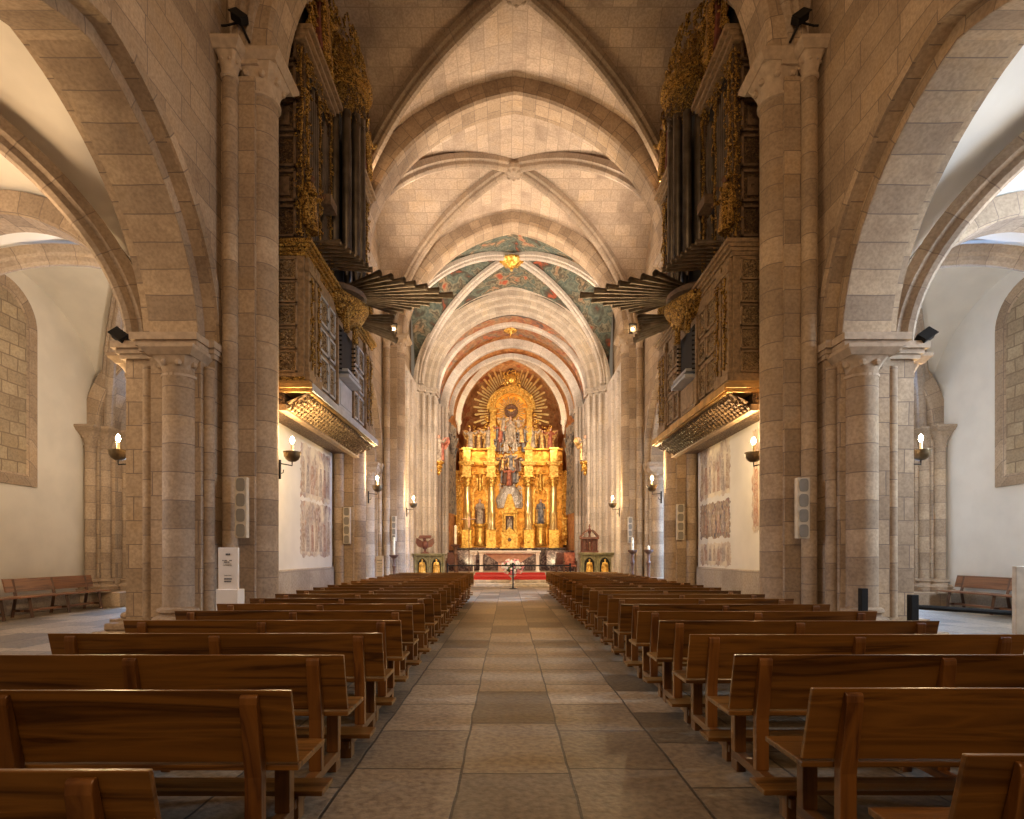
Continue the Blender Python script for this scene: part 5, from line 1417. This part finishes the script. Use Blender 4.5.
# hanging bosses of the painted vaults
for px, py, Y, sc3, lab in ((511.5, 262, 26.75, 1.0, 'gilded hanging boss under the blue painted vault'), (510.5, 331, 32.0, .65, 'small gilded boss hanging before the apse')):
    x, y, z = W(px, py, Y); b = MB()
    b.lathe([(.01,z-.45*sc3),(.06*sc3,z-.42*sc3),(.08*sc3,z-.3*sc3),(.16*sc3,z-.22*sc3),(.42*sc3,z-.10*sc3),(.52*sc3,z+.02),(.50*sc3,z+.10*sc3),(.30*sc3,z+.16*sc3),(.2*sc3,z+.3*sc3),(.12*sc3,z+.75*sc3)], (x, y), 20)
    for j in range(12): b.ball((x + .5*sc3*math.cos(j*PI/6), y + .5*sc3*math.sin(j*PI/6), z+.02), .09*sc3, n=6, m=4)
    b.build('gilt_boss', M['goldc'], BOSS_PARENT[0 if sc3 == 1.0 else 1])
# small lit fixtures on the capitals of the third piers
for s, lab in ((-1, 'left'), (1, 'right')):
    root = empty('lantern', (s*4.35, P3-.6, ZS+.05), 'small lantern glowing on the capital of the third %s pier' % lab, 'lantern', 'small lanterns on capitals')
    X, Yl, Zl = s*4.92, P3-.42, ZS+.03
    b = MB(); b.box(X-.16, X+.16, Yl-.12, Yl+.12, Zl, Zl+.03); b.box(X-.16, X+.16, Yl-.12, Yl+.12, Zl+.36, Zl+.40)
    for dx in (-.15, .13):
        for dy in (-.11, .09): b.box(X+dx, X+dx+.02, Yl+dy, Yl+dy+.02, Zl+.03, Zl+.36)
    put(b.build('lantern_frame', M['iron']), root)
    b = MB(); b.ball((X, Yl-.02, Zl+.2), .05); put(b.build('bulb', M['bulb']), root)

# ------------------------------------------------------------------ light
def area(name, loc, target, size, power, col, sy=None, spread=None):
    l = bpy.data.lights.new(name, 'AREA'); l.energy = power; l.color = col; l.size = size
    if sy: l.shape = 'RECTANGLE'; l.size_y = sy
    if spread: l.spread = math.radians(spread)
    o = bpy.data.objects.new(name, l); COL.objects.link(o); o.location = loc
    d = V(target) - V(loc); o.rotation_euler = d.to_track_quat('-Z', 'Y').to_euler(); return o
def spot(name, loc, target, power, col, angle=80, r=.08, blend=.6):
    l = bpy.data.lights.new(name, 'SPOT'); l.energy = power; l.color = col; l.spot_size = math.radians(angle); l.spot_blend = blend; l.shadow_soft_size = r
    o = bpy.data.objects.new(name, l); COL.objects.link(o); o.location = loc
    d = V(target) - V(loc); o.rotation_euler = d.to_track_quat('-Z', 'Y').to_euler(); return o
WH = (1, .80, .60); WM = (1, .66, .36)
for s in (-1, 1):
    spot('floodlight_beam', (s*4.5, 9.6, 11.4), (s*-1.5, 3.0, 13), 260, WM, 130, .2)
    spot('hidden_vault_floodlight', (s*4.3, P2-.65, 12.3), (s*1.0, P2-3.5, 16), 230, WM, 105, .2)  # unseen spots added high in the nave to light the vaults
    spot('hidden_vault_floodlight', (s*3.6, P2+1.5, 11.2), (s*-1.2, P2+4, 15.5), 900, WH, 140, .25)
    spot('hidden_vault_floodlight', (s*3.6, P3+1.4, 10.6), (s*-1.0, P3+4, 15.5), 1050, WH, 140, .25)
    spot('hidden_vault_floodlight', (s*3.6, 31.0, 10.0), (s*-1.0, 33, 14.5), 420, WH, 140, .2)
    spot('hidden_sanctuary_floodlight', (s*4.0, P3+1.0, 10.4), (s*-3.5, 31, 3), 1700, WH, 110)  # unseen spot added to fill the sanctuary, no fixture modelled
    spot('hidden_altarpiece_floodlight', (s*3.3, 34.2, 9.6), (s*-.5, 39, 11.5), 560, (1, .76, .45), 110)  # unseen spots, upper and lower, added to brighten the altarpiece
    spot('hidden_altarpiece_floodlight', (s*3.0, 34.5, .9), (s*-.5, 39, 6), 430, (1, .76, .45), 110)
    spot('aisle_flood_and_fill', (s*7.6, 9.2, 5.9), (s*9.5, 6.5, 8.2), 240 if s < 0 else 110, WM if s < 0 else (1,.85,.68), 140, .25)
    spot('aisle_flood_and_fill', (s*7.6, 12.3, 5.9), (s*10.2, 14, 7.5), 420 if s < 0 else 170, (1,.80,.58) if s < 0 else (1,.95,.88), 150, .25)  # fill spot added past the pier, no fixture there
# daylight from off-frame aisle openings; warm left and west areas are added fill
area('aisle_daylight_and_fill', (12.2, 7.0, 6.0), (9.5, 13, 3), 2.2, 1200, (.70, .84, 1), 3.5)
area('aisle_daylight_and_fill', (-12.2, 7.0, 6.0), (-9.5, 13, 3), 2.2, 420, (1, .76, .52), 3.5)  # warm fill added for the left aisle, not daylight
area('aisle_door_daylight', (12.2, 21, 3.5), (9.5, 14, 0), 2.0, 2700, (.28, .53, 1), 4)
area('aisle_door_daylight', (-12.2, 21, 3.5), (-10, 14, 0), 2.0, 1300, (.38, .62, 1), 4)
area('door_daylight', (12.0, 18.5, 6.6), (-.8, 19.2, 0), .8, 750, (.34, .57, 1), 1.2, 60)
area('door_daylight', (12.0, 7.0, 4.5), (-1.0, 6.0, 0), 1.2, 70, (.42, .64, 1), 2, 50)
area('door_daylight', (-12.0, 7.4, 4.5), (1.0, 6.4, 0), 1.2, 70, (.42, .64, 1), 2, 50)
area('west_fill_light', (0, -3.2, 8.5), (0, 12, 5.5), 5, 450, (1, .63, .32), 5)  # unseen warm fill added behind the camera, no window there
wd = bpy.data.worlds.new('world'); sc.world = wd; wd.use_nodes = True
bg = wd.node_tree.nodes['Background']; bg.inputs[0].default_value = (1, .76, .52, 1); bg.inputs[1].default_value = .18

# ------------------------------------------------------------------ camera
cam = bpy.data.cameras.new('camera'); co = bpy.data.objects.new('camera', cam); COL.objects.link(co)
co.location = (-.21, 0, 1.48); co.rotation_euler = (PI/2, 0, 0)
cam.sensor_fit = 'HORIZONTAL'; cam.sensor_width = 36; cam.lens = 36*560/1024
cam.shift_x = (512-508)/1024; cam.shift_y = (555-409.5)/1024
cam.clip_start = .05; cam.clip_end = 200
sc.camera = co
sc.view_settings.view_transform = 'Standard'; sc.view_settings.look = 'None'
sc.view_settings.exposure = 0; sc.view_settings.gamma = 1; sc.view_settings.use_curve_mapping = False
